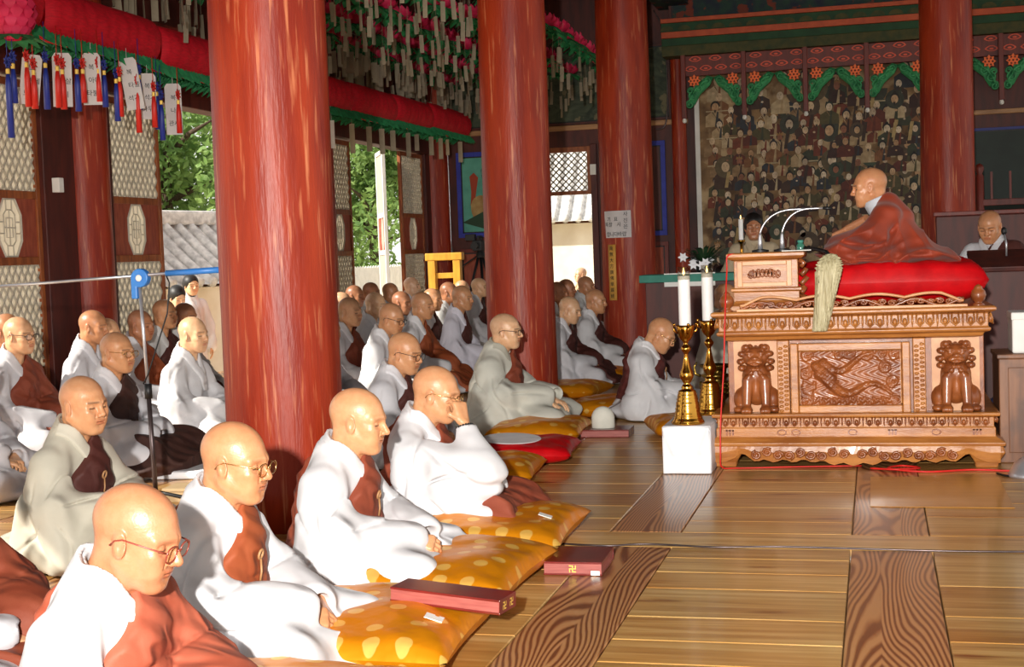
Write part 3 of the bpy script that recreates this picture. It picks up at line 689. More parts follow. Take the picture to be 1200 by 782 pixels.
# base: feet, scalloped apron, plinth
p = MB()
for sx in (-1, 1):
    for y0 in (0.0, D - .16):
        prof = [(.06, 0), (.065, .03), (.075, .05), (.10, .09), (.085, .13)]
        V = []
        for r_, z in prof: V += [(sx*.73 + a*r_, y0 + .08 + b_*r_, z) for a, b_ in ((-1, -1), (1, -1), (1, 1), (-1, 1))]
        F = [(0, 3, 2, 1)] + [(i*4 + j, i*4 + (j + 1) % 4, i*4 + 4 + (j + 1) % 4, i*4 + 4 + j) for i in range(4) for j in range(4)] + [(16, 17, 18, 19)]
        q = MB(); q.add(V, F); q.build('foot', M['carve'], pulpit, bevel=.008)
n = 60
top = [(-.80 + 1.60*k/n, .155) for k in range(n + 1)][::-1]
def apr(x):
    t = abs(x)/.80; return .035 + .045*(t > .86)*0 + .018*math.sin(x*28)**2*(t < .85) + (.05*max(0, 1 - abs(t - .8)/.12))*.8 - .02*(t < .25)*math.cos(x*7)
bot = [(-.80 + 1.60*k/n, apr(-.80 + 1.60*k/n)) for k in range(n + 1)]
p = MB()
# apron strips rather than one concave outline
for y0, y1 in ((-.03, .03), (D - .05, D - .01)):
    P = [[(u, y0, v), (u, y1, v)] for u, v in bot]; Q = [[(u, y0, .155), (u, y1, .155)] for u, v in bot]
    p.grid([[a[0], (a[0][0], a[0][1] - .012, (a[0][2] + .155)/2), b_[0]] for a, b_ in zip(P, Q)]); p.grid([[b_[1], a[1]] for a, b_ in zip(P, Q)]); p.grid([[a[1], a[0]] for a, b_ in zip(P, Q)])
for sx in (-1, 1): p.box(sx*.78 - .02, sx*.78 + .02, 0, D - .02, .06, .155)
p.build('apron', M['carve'], pulpit)
p = MB()
for sx in (-1, 1):
    for k in range(9):
        x = sx*(.05 + .062*k); z = .085 + .012*math.sin(k*2)
        p.tube([(x + .03*(1 - i/14*.75)*math.cos(i*.75 + k), -.048, z + .026*(1 - i/14*.75)*math.sin(i*.75 + k)) for i in range(15)], .008, 5)
        p.ell((x, -.045, z), (.012, .014, .01), 7, 5)
p.build('apron_scrollwork', M['carvedark'], pulpit, smooth=True)
p = MB(); mould(p, [(.075, .13), (.08, .15), (.045, .172), (.03, .18), (.03, .23), (.022, .236), (.022, .29), (.05, .296), (.055, .312), (.04, .318)], -.75, .75, .03, D - .03)
p.build('plinth', M['carve'], pulpit, bevel=.004)
p = MB(); petals(p, -.76, .76, .008, .233, .30, 13, out=.022); p.build('lower_petals', M['carvedark'], pulpit, smooth=True)
for s_, x in ((-1, -.772), (1, .772)): p = MB(); petals(p, .06, D - .06, x, .233, .30, 9, side=s_, out=.022); p.build('lower_petals', M['carvedark'], pulpit, smooth=True)
p = MB()
for x, k in ((-.70, 0), (-.40, 1), (-.32, 1), (.0, 2), (.22, 3), (.46, 1), (.68, 0)):
    if k == 1 or k == 2: p.tube([(x + .024*math.cos(t), -.002, .205 + .016*math.sin(t)) for t in np.linspace(0, 2*PI, 13)[:-1]], .004, 5, closed=True)
    else:
        for d in (-.018, 0, .018): p.box(x + d - .005, x + d + .005, -.006, .001, .19, .222)
        p.box(x - .024, x + .024, -.006, .001, .215, .222)
p.build('plinth_symbols', M['carvedark'], pulpit)
# body
p = MB(); p.box(-.71, .73, .10, D - .10, .31, .77); p.build('body', M['carvedark'], pulpit, bevel=.004)
def relief(w_, h_, fn, nx=150, nz=70, y=.0, d=.02):
    X, Z = np.meshgrid(np.linspace(-w_/2, w_/2, nx), np.linspace(-h_/2, h_/2, nz), indexing='ij')
    return X, Z, fn(X, Z)
def dragon(X, Z):
    Hh = np.zeros_like(X)
    def tub(P, R, hgt):
        nonlocal Hh
        P = np.array(P); 
        for i in range(len(P) - 1):
            a, b_ = P[i], P[i + 1]; d = b_ - a; t = np.clip(((X - a[0])*d[0] + (Z - a[1])*d[1])/(d @ d), 0, 1)
            dist = np.hypot(X - a[0] - t*d[0], Z - a[1] - t*d[1]); r = R[i] + (R[i + 1] - R[i])*t
            Hh = np.maximum(Hh, np.sqrt(np.maximum(0, 1 - (dist/r)**2))*r*hgt)
    for k, (cx, cz) in enumerate(((-.24, .13), (-.25, .03), (-.25, -.08), (-.245, -.14), (.10, .14), (.18, .14), (.25, .13), (.26, -.13), (.2, .06), (-.06, .14), (.0, .15), (.24, -.02))):
        P = spiral(cx, cz, .034, 1.7, k, s=(-1)**k); tub(P, [.008]*len(P), .9)
    t = np.linspace(0, 1, 34); body = np.stack([-.17 + .40*t, .05*np.sin(t*7.5 + 2.0)*(1 - .3*t) - .07*t - .02], 1); tub(body, list(.034*(1 - .75*t)), 1.0)
    t = np.linspace(0, 1, 20); tub(np.stack([-.15 + .33*t, .09 - .05*np.sin(t*6) ], 1), list(.024*(1 - .7*t)), .9)
    tub([(-.19, .07), (-.15, .04), (-.10, .0)], [.03, .036, .026], 1.1); tub([(-.14, .0), (-.09, -.03), (-.07, -.02)], [.02, .016, .008], 1.1)
    for a in np.linspace(-.6, 1.6, 7): tub([(-.2, -.05 + .015*a), (-.235 - .03*math.cos(a), -.07 - .05*a + .02), (-.21, -.12 + .02*a)], [.01, .008, .004], .9)
    for k in range(9): tub([(.02 + .025*k, -.145), (.03 + .025*k, -.115 - .01*(k % 2)), (.05 + .025*k, -.145)], [.006, .009, .005], .9)
    for k in range(7): tub([(-.2 + .03*k, -.145), (-.18 + .03*k, -.12), (-.16 + .03*k, -.145)], [.006, .009, .005], .9)
    scal = .0022*np.sin(X*260)*np.sin(Z*260)*(Hh > .012)
    return Hh*.95 + scal + .0015*np.sin(X*90 + 5*np.sin(Z*60))
X, Z, Hh = relief(.56, .31, dragon)
p = MB(); p.grid(np.stack([X - .01, .052 - Hh*1.45, Z + .515], -1)); p.build('dragon_relief', M['carvedark'], pulpit, smooth=True)
p = MB(); x0, x1, z0, z1, wd = -.345, .325, .315, .72, .045
mould(p, [(0, 0)]*0 or [(.0, .0), (.0, .001)], 0, .001, 0, .001) if 0 else None
p.box(x0, x0 + wd, .02, .11, z0, z1); p.box(x1 - wd, x1, .02, .11, z0, z1); p.box(x0 + wd, x1 - wd, .02, .11, z0, z0 + wd); p.box(x0 + wd, x1 - wd, .02, .11, z1 - wd, z1); p.box(x0 + wd, x1 - wd, .06, .11, z0 + wd, z1 - wd)
p.build('panel_frame', M['carve'], pulpit, bevel=.006)
for x in (-.385, .375):
    p = MB(); p.box(x - .035, x + .035, .03, .12, .315, .74); p.build('column', M['carve'], pulpit, bevel=.006)
    p = MB()
    for k in range(15):
        z = .335 + .026*k
        for e in (-1, 1): p.ell((x + e*.015, .03, z + .006*e), (.014, .012, .009), 7, 5)
    p.build('column_carving', M['carve'], pulpit, smooth=True)
for x in (-.545, .575):
    p = MB(); p.box(x - .13, x + .13, .088, .13, .315, .74); p.build('back_board', M['carvelight'], pulpit)
# guardian lions
def lion_sdf(p):
    d = el(p, (0, .04, .15), (.085, .075, .12))
    d = smin(d, el(p, (0, .02, .225), (.072, .06, .06)), .03)
    for s in (-1, 1):
        d = smin(d, rc(p, (s*.045, -.03, .19), (s*.05, -.055, .045), .03, .022), .02)
        d = smin(d, el(p, (s*.05, -.07, .022), (.032, .04, .022)), .012)
        d = smin(d, el(p, (s*.085, .03, .075), (.04, .065, .07)), .02)
        d = smin(d, el(p, (s*.095, -.03, .02), (.028, .045, .02)), .012)
        for t in (-1, 0, 1): d = smin(d, el(p, (s*.05 + t*.018, -.1, .016), (.010, .014, .014)), .006)
    d = smin(d, el(p, (0, -.015, .325), (.07, .065, .062)), .03)
    d = smin(d, el(p, (0, -.07, .305), (.04, .035, .03)), .015)
    d = smin(d, el(p, (0, -.10, .322), (.018, .012, .012)), .008)
    for s in (-1, 1):
        d = smin(d, el(p, (s*.03, -.068, .352), (.022, .016, .011)), .008)
        d = smin(d, el(p, (s*.03, -.075, .337), (.012, .010, .010)), .003)
        d = smin(d, el(p, (s*.06, -.01, .375), (.016, .012, .024)), .008)
        d = smin(d, el(p, (s*.022, -.09, .30), (.02, .014, .012)), .006)
    d = smax(d, -el(p, (0, -.105, .292), (.026, .02, .005)), .004)
    # mane curls
    k = 0
    for ring, (z0, n, r) in enumerate(((.385, 7, .052), (.345, 9, .078), (.30, 10, .084), (.262, 9, .080))):
        for i in range(n):
            a = PI*1.25*i/(n - 1) - PI*.125; c_ = (r*math.cos(a), -.012 + .055*math.sin(a)*.9 + (.0 if ring else -.01), z0)
            d = smin(d, np.abs(np.linalg.norm(p - np.array(c_, np.float32), axis=1) - .011) - .0065, .006)
    for i in range(3):
        for t in (-1, 1): d = smin(d, np.linalg.norm(p - np.array((t*(.012 + .012*i), -.055 + .006*i, .255 - .022*i), np.float32), axis=1) - .013, .006)
    return d
LV, LF = nets(lion_sdf, (-.15, -.15, -.005), (.15, .14, .425), .0052)
lme = None
for x, sx in ((-.545, 1), (.575, -1)):
    V = LV*np.array([sx*1.1, 1.0, 1.0]); F = LF if sx > 0 else LF[:, ::-1]
    mesh_obj('guardian_lion', V, F, M['carvedark'], pulpit, at=(x, .075, .318))
# upper mouldings
p = MB(); mould(p, [(-.05, .735), (-.01, .745), (.0, .765), (.03, .775), (.035, .79), (.02, .80), (.02, .875), (.05, .885), (.062, .892), (.062, .908), (.05, .915)], -.73, .73, .03, D - .03)
p.build('top_slab', M['carve'], pulpit, bevel=.004)
p = MB(); petals(p, -.75, .75, .012, .795, .885, 11, out=.03); p.build('upper_petals', M['carve'], pulpit, smooth=True)
for s_, x in ((-1, -.748), (1, .748)): p = MB(); petals(p, .06, D - .06, x, .795, .885, 8, side=s_, out=.03); p.build('upper_petals', M['carve'], pulpit, smooth=True)
# pierced rail with a wavy top
xs = np.linspace(-.62, .62, 125)
wav = lambda x: .975 + .022*abs(math.sin(x*PI/.30)) - .03*max(0, abs(x) - .5)/.12
for nm, a in (('front', -.02), ):
    p = MB(); p.box(-.64, .64, -.03, -.005, .914, .93); p.build('rail_sill', M['carvelight'], pulpit, bevel=.003)
    p = MB(); p.tube([(x, -.018, wav(x)) for x in xs], .009, 6); p.build('rail_top', M['carvelight'], pulpit, smooth=True)
    p = MB()
    for k in range(24):
        x = -.60 + .052*k; z = .945 + .006*(k % 2); s = (-1)**k
        p.tube([(x + s*.026*(1 - i/13*.8)*math.cos(i*.8), -.018, z + .017*(1 - i/13*.8)*math.sin(i*.8)) for i in range(14)], .0065, 5)
    p.tube([(x, -.018, .945 + .02*math.sin(x*22)) for x in xs], .009, 5)
    p.build('rail_fretwork', M['carvedark'], pulpit, smooth=True)
for x in (-.70, .70):
    p = MB(); p.lathe([(.03, .912), (.036, .92), (.022, .93), (.02, .936), (.036, .95), (.043, .975), (.036, 1.0), (.022, 1.012), (.024, 1.018), (.012, 1.03), (.001, 1.036)], 16, c=(x, .02)); p.build('finial', M['carvedark'], pulpit, smooth=True)
# cushion
def cush_sdf(cx, hx_, hy, hz, puff=.5):
    pass
def pillow(name, label, cat, loc, hx_, hy, hz, mat, rz=0, group=None, n=36, corner=.9, seed=0, ripple=.006, tuft=None, square=3.2, labelm=None):
    """a stuffed square cushion: thick in the middle, pinched seam, pulled corners"""
    R = np.random.default_rng(seed); U, Vv = np.meshgrid(np.linspace(-1, 1, n), np.linspace(-1, 1, n), indexing='ij')
    edge = (1 - np.abs(U)**square)*(1 - np.abs(Vv)**square); th = np.maximum(edge, 0)**.42
    pin = 1 - .05*(1 - np.abs(Vv))*np.abs(U)**3; pin2 = 1 - .05*(1 - np.abs(U))*np.abs(Vv)**3
    X = U*hx_*pin2*(1 - .06*(1 - Vv**2)*np.abs(U)**2); Y = Vv*hy*pin*(1 - .06*(1 - U**2)*np.abs(Vv)**2)
    a = R.uniform(0, 6.28, 6)
    rip = ripple*(np.sin(U*5 + a[0] + 2*Vv) + np.sin(Vv*6 + a[1] - U*3) + .8*np.sin((np.abs(U) - np.abs(Vv))*16 + a[2])*np.maximum(np.abs(U), np.abs(Vv))**2)*th
    top = hz*th + rip
    if tuft:
        for (tx, ty) in tuft: top = top - .35*hz*np.exp(-((U - tx)**2*hx_**2 + (Vv - ty)**2*hy**2)/.012)
    V = np.concatenate([np.stack([X, Y, hz*.9 + top], -1).reshape(-1, 3), np.stack([X, Y, hz*.9 - np.minimum(hz*.9, hz*.95*th)], -1).reshape(-1, 3)])
    g = np.arange(n*n).reshape(n, n); F = []
    for i in range(n - 1):
        for j in range(n - 1):
            F.append((g[i, j], g[i + 1, j], g[i + 1, j + 1], g[i, j + 1])); F.append(tuple(n*n + k for k in (g[i, j], g[i, j + 1], g[i + 1, j + 1], g[i + 1, j])))
    o = mesh_obj(name, V, F, mat); o.location = loc; o.rotation_euler = (0, 0, rz)
    return tag(o, label, cat, group)
rp = pillow('seat_cushion', 'thick red silk cushion on top of the carved pulpit under the seated monk', 'cushion', (.05, 8.95, .915), .58, .53, .155, M['redsilk'], n=56, square=5, ripple=.007, tuft=[(x, y) for x in (-.66, -.22, .22, .66) for y in (-.6, 0, .6)])
# reading desk on the pulpit
dk = thing('reading_desk', 'small carved wooden reading desk at the left end of the pulpit', 'desk', (-.62, 8.42, .915))
p = MB(); mould(p, [(.02, 0), (.02, .03), (.0, .045), (-.01, .06)], -.19, .19, -.08, .20); mould(p, [(-.01, .05), (-.01, .11), (.005, .115), (.005, .13), (-.005, .135)], -.2, .2, -.08, .2); p.build('base', M['carve'], dk, bevel=.003)
p = MB(); p.box(-.185, .185, -.075, .195, .13, .295); p.build('body', M['carve'], dk, bevel=.004)
p = MB(); p.box(-.165, -.135, -.09, -.07, .14, .29); p.box(.12, .15, -.09, -.07, .14, .29); p.box(-.135, .12, -.09, -.07, .14, .165); p.box(-.135, .12, -.09, -.07, .265, .29); p.build('panel_frame', M['carvelight'], dk, bevel=.003)
p = MB()
for s in (-1, 1):
    for k in range(4): p.tube([(s*(.012 + .022*k) - .008 + .016*(1 - i/11*.7)*math.cos(i*.8 + k), -.078, .215 + .028*(1 - i/11*.7)*math.sin(i*.8 + k)) for i in range(12)], .006, 5)
p.build('panel_carving', M['carvedark'], dk, smooth=True)
p = MB(); mould(p, [(.0, .295), (.02, .302), (.035, .315), (.035, .335), (.025, .34)], -.19, .19, -.08, .2); p.build('desk_top', M['carve'], dk, bevel=.003)
p = MB()
for k in range(5): p.tube([(.19 + .05*math.sin(k), -.05 + .012*k, .29 - .05*k), (.22, -.05 + .012*k, .27 - .05*k), (.2, -.05, .25 - .05*k)], .016, 6)
p.build('side_bracket', M['carvedark'], dk, smooth=True)
# microphones
for i, (x, y) in enumerate(((-.66, 8.50), (-.53, 8.48))):
    r = thing('gooseneck_microphone', ['left bent silver gooseneck microphone on the reading desk', 'right bent silver gooseneck microphone on the reading desk'][i], 'microphone', (x, y, 1.256), group='microphones on the reading desk')
    p = MB(); p.lathe([(.05, 0), (.05, .012), (.016, .018)], 14); p.build('base', M['black'], r, smooth='auto')
    p = MB(); p.lathe([(.015, .01), (.013, .06), (.008, .10), (.006, .11)], 10); p.build('stem', M['chrome'], r, smooth=True)
    t = np.linspace(0, 1, 14); P = [(.02*u + (.27 - .05*i)*u**1.8, 0, .10 + .145*math.sin(min(u*1.25, 1)*PI/2)) for u in t]
    p = MB(); p.tube(P, .006, 7); p.build('gooseneck', M['chrome'], r, smooth=True)
    p = MB(); a = np.array(P[-1]); p.tube([a, a + np.array([.05, 0, -.004])], [.009, .011], 9); p.build('capsule', M['black'], r, smooth=True)
p = MB()
for k, (x, z) in enumerate(((-.36, .0), (-.3, .004))): p.box(-.48, -.33, 8.40, 8.56, 1.2555 + .003*k, 1.258 + .003*k)
pp = thing('paper_sheet', 'loose white sheets lying at the right end of the reading desk', 'paper', (-.46, 8.48, 1.2555)); q = MB(); q.box(-.07, .10, -.07, .08, 0, .006); q.build('sheets', M['white'], pp, bevel=.001)
gj = thing('jar', 'small green glass jar beyond the right end of the reading desk', 'jar', (-.33, 8.72, 1.255)); 
p = MB(); p.lathe([(.001, 0), (.022, 0), (.024, .01), (.024, .035), (.016, .042), (.016, .05)], 14); p.build('glass', pmat('green_glass', S(60, 120, 100), rough=.15, coat=.5), gj, smooth=True); p = MB(); p.lathe([(.018, .048), (.018, .062), (.001, .064)], 12); p.build('lid', M['teal'], gj)
gj.location = (-.43, 8.60, 1.256)
# horse hair whisk hanging over the rail
wh = thing('hair_whisk', 'pale horsehair whisk hanging down over the front of the pulpit', 'whisk', (-.30, 8.19, 0))
hm = pmat('horse_hair', S(206, 196, 158), S(160, 148, 110), 60, (1, 1, .04), .5, bump=.8, bscale=120, bstretch=(1, 1, .03))
def whisk(p):
    z = p[:, 2]; t = np.clip((1.235 - z)/.44, 0, 1)
    cx = .055 - .05*t - .02*t**2; hw = .010 + .070*np.sqrt(np.clip(t*7, 0, 1))*(1 - .58*t); hd = .012 + .026*np.sin(np.clip(t*2, 0, 1)*PI/2)*(1 - .5*t)
    cy = .05*np.clip(1 - t*4, 0, 1)**2
    a = np.arctan2((p[:, 1] - cy)/hd, (p[:, 0] - cx)/hw)
    d = (np.sqrt(((p[:, 0] - cx)/hw)**2 + ((p[:, 1] - cy)/hd)**2) - 1)*np.minimum(hw, hd)*.8 + .0022*np.sin(a*22 + z*6)
    return np.maximum(d, np.maximum(z - 1.235, .795 - z))
V, F = nets(whisk, (-.14, -.06, .78), (.17, .12, 1.25), .006); mesh_obj('hair', V, F, hm, wh)
p = MB(); p.tube([(.045, .05, 1.22), (.03, .10, 1.245), (-.03, .2, 1.262), (-.10, .32, 1.27)], [.014, .012, .011, .012], 9); p.build('handle', M['black'], wh, smooth=True)

# ---- candle table, candlesticks, censer
tb = thing('low_table', 'long low table under a white cloth beside the pulpit', 'table', (-1.07, 8.02, 0))
p = MB(); p.box(-.125, .125, .01, 1.05, .0, .255); p.build('table_body', M['carve'], tb)
def cloth_s():
    X = np.linspace(-.134, .134, 30); Z = np.linspace(.004, .272, 24); mb = MB()
    P = []
    for x in X:
        row = []
        for z in Z:
            f = (.272 - z)/.268; e = abs(x)/.134
            y = -.012 - .010*math.exp(-((e - (1 - f*.8))/.08)**2)*(f < .6) - .003*math.sin(x*30 + z*12)*f
            row.append((x*(1 + .01*f), y, z))
        P.append(row)
    mb.grid(P); ys = np.linspace(-.012, 1.07, 20)
    mb.grid([[(-.134, y, z) for z in (.004, .10, .2, .272)][::-1] for y in ys]); mb.grid([[(.134 + .004*math.sin(y*9)*(1 - z/.27), y, z) for z in (.004, .1, .2, .272)] for y in ys])
    mb.grid([[(x, y, .272) for y in ys] for x in (-.134, 0, .134)])
    mb.grid([[(x, 1.07, z) for z in (.004, .272)] for x in (-.134, .134)])
    return mb
o = cloth_s().build('white_cloth', M['whitecloth'], tb, smooth='auto'); sm = o.modifiers.new('thick', 'SOLIDIFY'); sm.thickness = .003; sm.offset = 1
prof = [(.001, 0), (.094, 0), (.097, .012), (.084, .03), (.075, .06), (.066, .12), (.056, .17), (.05, .195), (.03, .205), (.034, .215), (.026, .228), (.018, .236), (.027, .25), (.038, .27), (.042, .285), (.036, .305), (.026, .33), (.018, .37), (.012, .405), (.015, .415), (.027, .43), (.03, .442), (.022, .455), (.013, .468), (.016, .48), (.03, .492), (.044, .515), (.05, .55), (.056, .575), (.05, .578), (.042, .56), (.001, .54)]
pr2 = []
for (a, b_) in zip(prof[:-1], prof[1:]):
    pr2.append(a)
    if a[0] > .04 and .01 < a[1] < .19:
        for k in range(1, 6): t = k/6; pr2.append((a[0] + (b_[0] - a[0])*t + .0025*math.sin(k*2.6), a[1] + (b_[1] - a[1])*t))
pr2.append(prof[-1])
for i, (x, y) in enumerate(((-1.075, 8.15), (-.995, 8.62))):
    r = thing('candlestick', ['brass candlestick with a ringed bell foot at the front of the white table', 'brass candlestick with a ringed bell foot behind the front one'][i], 'candlestick', (x, y, .2735), group='brass candlesticks')
    p = MB(); p.lathe(pr2, 32); p.build('stand', M['brass'], r, smooth=True)
    for k in range(4):
        p = MB(); a = k*PI/2 + .4; p.tube([(.045*math.cos(a), .045*math.sin(a), .53), (.068*math.cos(a), .068*math.sin(a), .545), (.066*math.cos(a), .066*math.sin(a), .575)], .006, 6); p.ell((.066*math.cos(a), .066*math.sin(a), .582), (.009, .009, .009), 8, 6); p.build('side_ornament', M['brass'], r, smooth=True)
    c_ = thing('candle', ['thick white lit candle on the front brass candlestick', 'thick white lit candle on the rear brass candlestick'][i], 'candle', (x, y, .2735 + .545), group='white candles')
    p = MB(); p.lathe([(.001, 0), (.034, 0), (.035, .02), (.035, .31), (.033, .318), (.012, .316), (.001, .314)], 24); p.build('wax', M['candle'], c_, smooth='auto')
    gl = bpy.data.materials.new('clear_glass'); gl.use_nodes = True; nn = gl.node_tree.nodes; tr_ = nn.new('ShaderNodeBsdfTransparent'); gs = nn.new('ShaderNodeBsdfGlossy'); gs.inputs['Roughness'].default_value = .08; ms = nn.new('ShaderNodeMixShader'); ms.inputs[0].default_value = .14
    tr_.inputs[0].default_value = (.93, .92, .88, 1); gl.node_tree.links.new(tr_.outputs[0], ms.inputs[1]); gl.node_tree.links.new(gs.outputs[0], ms.inputs[2]); gl.node_tree.links.new(ms.outputs[0], nn['Material Output'].inputs[0]); M['glass'] = gl
    p = MB(); p.lathe([(.0362, .295), (.0368, .37), (.0352, .37), (.0352, .296)], 24); p.build('glass_collar', gl, c_, smooth=True)
    p = MB(); p.tube([(0, 0, .31), (.001, 0, .328)], .0014, 5); p.build('wick', M['black'], c_)
    p = MB(); p.lathe([(.001, .322), (.006, .330), (.007, .338), (.004, .352), (.0008, .366)], 10); p.build('flame', M['flame'], c_, smooth=True)
cs = thing('censer', 'aged brass incense pot on short legs at the back of the white table', 'censer', (-1.0, 8.95, .2735))
cpf = [(.001, .05), (.06, .052), (.085, .07), (.094, .10), (.092, .14), (.082, .17), (.07, .182), (.078, .195), (.088, .205), (.09, .215), (.072, .22), (.074, .25), (.096, .268), (.098, .278), (.09, .28), (.068, .262), (.001, .25)]
p = MB(); p.lathe(cpf, 32); p.build('pot', M['oldbrass'], cs, smooth=True)
p = MB()
for k in range(26):
    a = k*2*PI/26
    for z in (.10, .13, .155): p.ell((.091*math.cos(a), .091*math.sin(a), z + .008*(k % 2)), (.011, .011, .009), 7, 5)
p.build('relief', M['oldbrass'], cs, smooth=True)
for k in range(3):
    a = k*2*PI/3 - PI/2 + .6; p = MB(); p.tube([(.06*math.cos(a), .06*math.sin(a), .07), (.09*math.cos(a), .09*math.sin(a), .055), (.082*math.cos(a), .082*math.sin(a), .025), (.10*math.cos(a), .10*math.sin(a), .006)], [.02, .016, .011, .012], 8); p.build('leg', M['oldbrass'], cs, smooth=True)
for s in (-1, 1): p = MB(); p.tube([(s*.088, 0, .205), (s*.125, 0, .22), (s*.13, 0, .265), (s*.112, 0, .295)], [.01, .009, .009, .006], 7); p.build('handle', M['oldbrass'], cs, smooth=True)

# ---- cables
def cord(name, pts, r, m, label):
    P = []; pts = [np.array(p_, float) for p_ in pts]
    for i in range(len(pts) - 1):
        p0 = pts[max(i - 1, 0)]; p1 = pts[i]; p2 = pts[i + 1]; p3 = pts[min(i + 2, len(pts) - 1)]
        for t in np.linspace(0, 1, 7)[:-1]: P.append(.5*((2*p1) + (-p0 + p2)*t + (2*p0 - 5*p1 + 4*p2 - p3)*t*t + (-p0 + 3*p1 - 3*p2 + p3)*t**3))
    P.append(pts[-1]); mb = MB(); mb.tube(P, r, 6); return tag(mb.build(name, m, smooth=True), label, 'cable')
cord('cable', [(-.78, 8.32, 1.25), (-.835, 8.30, 1.24), (-.84, 8.285, 1.15), (-.845, 8.165, .9), (-.86, 8.155, .6), (-.885, 8.15, .3), (-.89, 8.13, .1), (-.885, 8.15, .02), (-.80, 8.2, .0065), (-.5, 8.25, .0065), (-.1, 8.3, .0065)], .0045, M['redcord'], 'red cable hanging from the reading desk down to the floor')
cord('cable', [(-.05, 8.20, .0075), (.1, 8.12, .014), (.22, 8.22, .0075), (.12, 8.3, .0075), (.05, 8.16, .013), (.25, 8.08, .0075), (.5, 8.16, .0075), (.75, 8.12, .0075), (1.2, 8.15, .0075)], .006, M['redcord'], 'loose red cable looping over the floor in front of the pulpit')
cord('cable', [(-1.6, 6.1, .005), (-1.2, 6.02, .005), (-1.0, 6.07, .005), (-.7, 6.03, .005), (-.4, 6.06, .005), (0, 6.04, .005), (.4, 6.03, .005), (1.2, 6.08, .005)], .0045, M['darksteel'], 'thin dark cable crossing the plank floor from side to side')
cord('cable', [(.62, 8.05, .006), (.68, 7.95, .006), (.8, 8.0, .006), (1.1, 7.9, .006)], .006, M['black'], 'black cable on the floor by the right foot of the pulpit')
# ---- right edge things
lc = thing('wooden_cabinet', 'worn brown wooden cabinet at the right edge beside the pulpit', 'cabinet', (.92, 8.45, 0))
p = MB(); p.box(-.25, .25, 0, .45, .0, .60); p.build('body', M['desk'], lc, bevel=.006)
p = MB(); p.box(-.26, .26, -.01, .46, .60, .625); p.build('top', M['desk'], lc, bevel=.005)
p = MB(); p.box(-.20, .20, -.008, .0, .06, .55); p.build('door', M['desk'], lc, bevel=.004)
wb = thing('white_box', 'white box standing on the worn cabinet at the right edge', 'box', (.92, 8.62, .6255)); p = MB(); p.box(-.17, .17, -.12, .15, 0, .23); p.build('body', M['white'], wb, bevel=.01); p = MB(); p.box(-.175, .175, -.125, .155, .19, .235); p.build('lid', M['white'], wb, bevel=.008)
sd = thing('floor_lamp_base', 'silver domed stand base on the floor at the right edge', 'stand', (.78, 7.98, 0))
p = MB(); p.lathe([(.001, 0), (.11, 0), (.112, .012), (.10, .03), (.08, .07), (.045, .10), (.015, .115)], 28); p.build('dome', M['chrome'], sd, smooth=True); p = MB(); p.tube([(0, 0, .10), (0, 0, .16)], .012, 10); p.build('stem', M['black'], sd, smooth=True)
lt = thing('lectern', 'dark brown lectern in front of the standing monk at the right', 'lectern', (1.02, 10.9, 0))
p = MB(); p.box(-.30, .42, 0, .04, 0, 1.08); p.box(-.30, -.26, .04, .4, 0, 1.08); p.box(.38, .42, .04, .4, 0, 1.08); p.build('body', M['maroon'], lt, bevel=.008)
p = MB(); T = Matrix.Translation((.06, .2, 1.12)) @ Matrix.Rotation(.25, 4, 'X'); p.box(-.40, .40, -.26, .24, -.02, .02, T); p.build('slanted_top', M['maroon'], lt, bevel=.008)
p = MB(); p.box(-.39, .45, -.03, .45, 0, .06); p.build('base', M['maroon'], lt, bevel=.01)
mm_ = thing('lectern_microphone', 'small microphone rising from the lectern before the standing monk', 'microphone', (.94, 11.0, 1.15)); p = MB(); p.tube([(0, 0, 0), (0, .0, .09), (-.01, .02, .16)], .007, 7); p.build('stem', M['chrome'], mm_, smooth=True); p = MB(); p.ell((-.012, .025, .185), (.022, .022, .03), 10, 8); p.build('head', M['black'], mm_, smooth=True)
pn = thing('low_screen', 'low dark board behind the standing monk at the right', 'screen', (1.15, 13.6, 0)); p = MB(); p.box(-.6, .9, 0, .05, 0, 1.5); p.build('board', M['maroon'], pn, bevel=.01); p = MB(); p.box(-.62, .92, -.01, .06, 1.5, 1.54); p.build('cap', M['darkred'], pn, bevel=.006)
# ---- candlestick, flowers and dark altar stand behind the desk
al = thing('altar_stand', 'green-topped altar stand under the flowers behind the candles', 'stand', (-1.555, 12.95, -.03))
p = MB(); p.box(-.48, .48, -.2, .2, .03, 1.02); p.build('body', M['maroon'], al, bevel=.006); p = MB(); p.box(-.53, .53, -.24, .24, 1.02, 1.09); p.build('top', M['teal'], al, bevel=.006)
p = MB(); p.box(-.30, .16, -.235, -.225, .98, 1.10); p.build('white_strip', M['white'], al)
fv = thing('flower_arrangement', 'white lilies with dark leaves on the stand behind the candles', 'flowers', (-1.52, 12.95, 1.0605))
p = MB(); p.lathe([(.001, 0), (.06, 0), (.08, .04), (.07, .10), (.075, .11), (.06, .11), (.001, .10)], 16); p.build('bowl', M['black'], fv, smooth=True)
R = random.Random(3)
for k in range(46):
    a = R.uniform(0, 2*PI); l = R.uniform(.14, .36); up_ = R.uniform(.0, .16); b_ = MB(); w_ = .016
    e = np.array([l*math.cos(a), l*.7*math.sin(a), .10 + up_]); mid = e*.55 + np.array([0, 0, .09]); nrm = np.array([-math.sin(a), math.cos(a), 0])*w_
    P = [np.array([0, 0, .09]), mid, e]; 
    b_.add([P[0] - nrm*.3, P[0] + nrm*.3, P[1] + nrm, P[1] - nrm, P[2]], [(0, 1, 2, 3), (3, 2, 4)]); b_.build('leaf', pmat('dark_leaf', S(34, 62, 34), S(22, 44, 24), 9, rough=.5) if k == 0 else bpy.data.materials['dark_leaf'], fv)
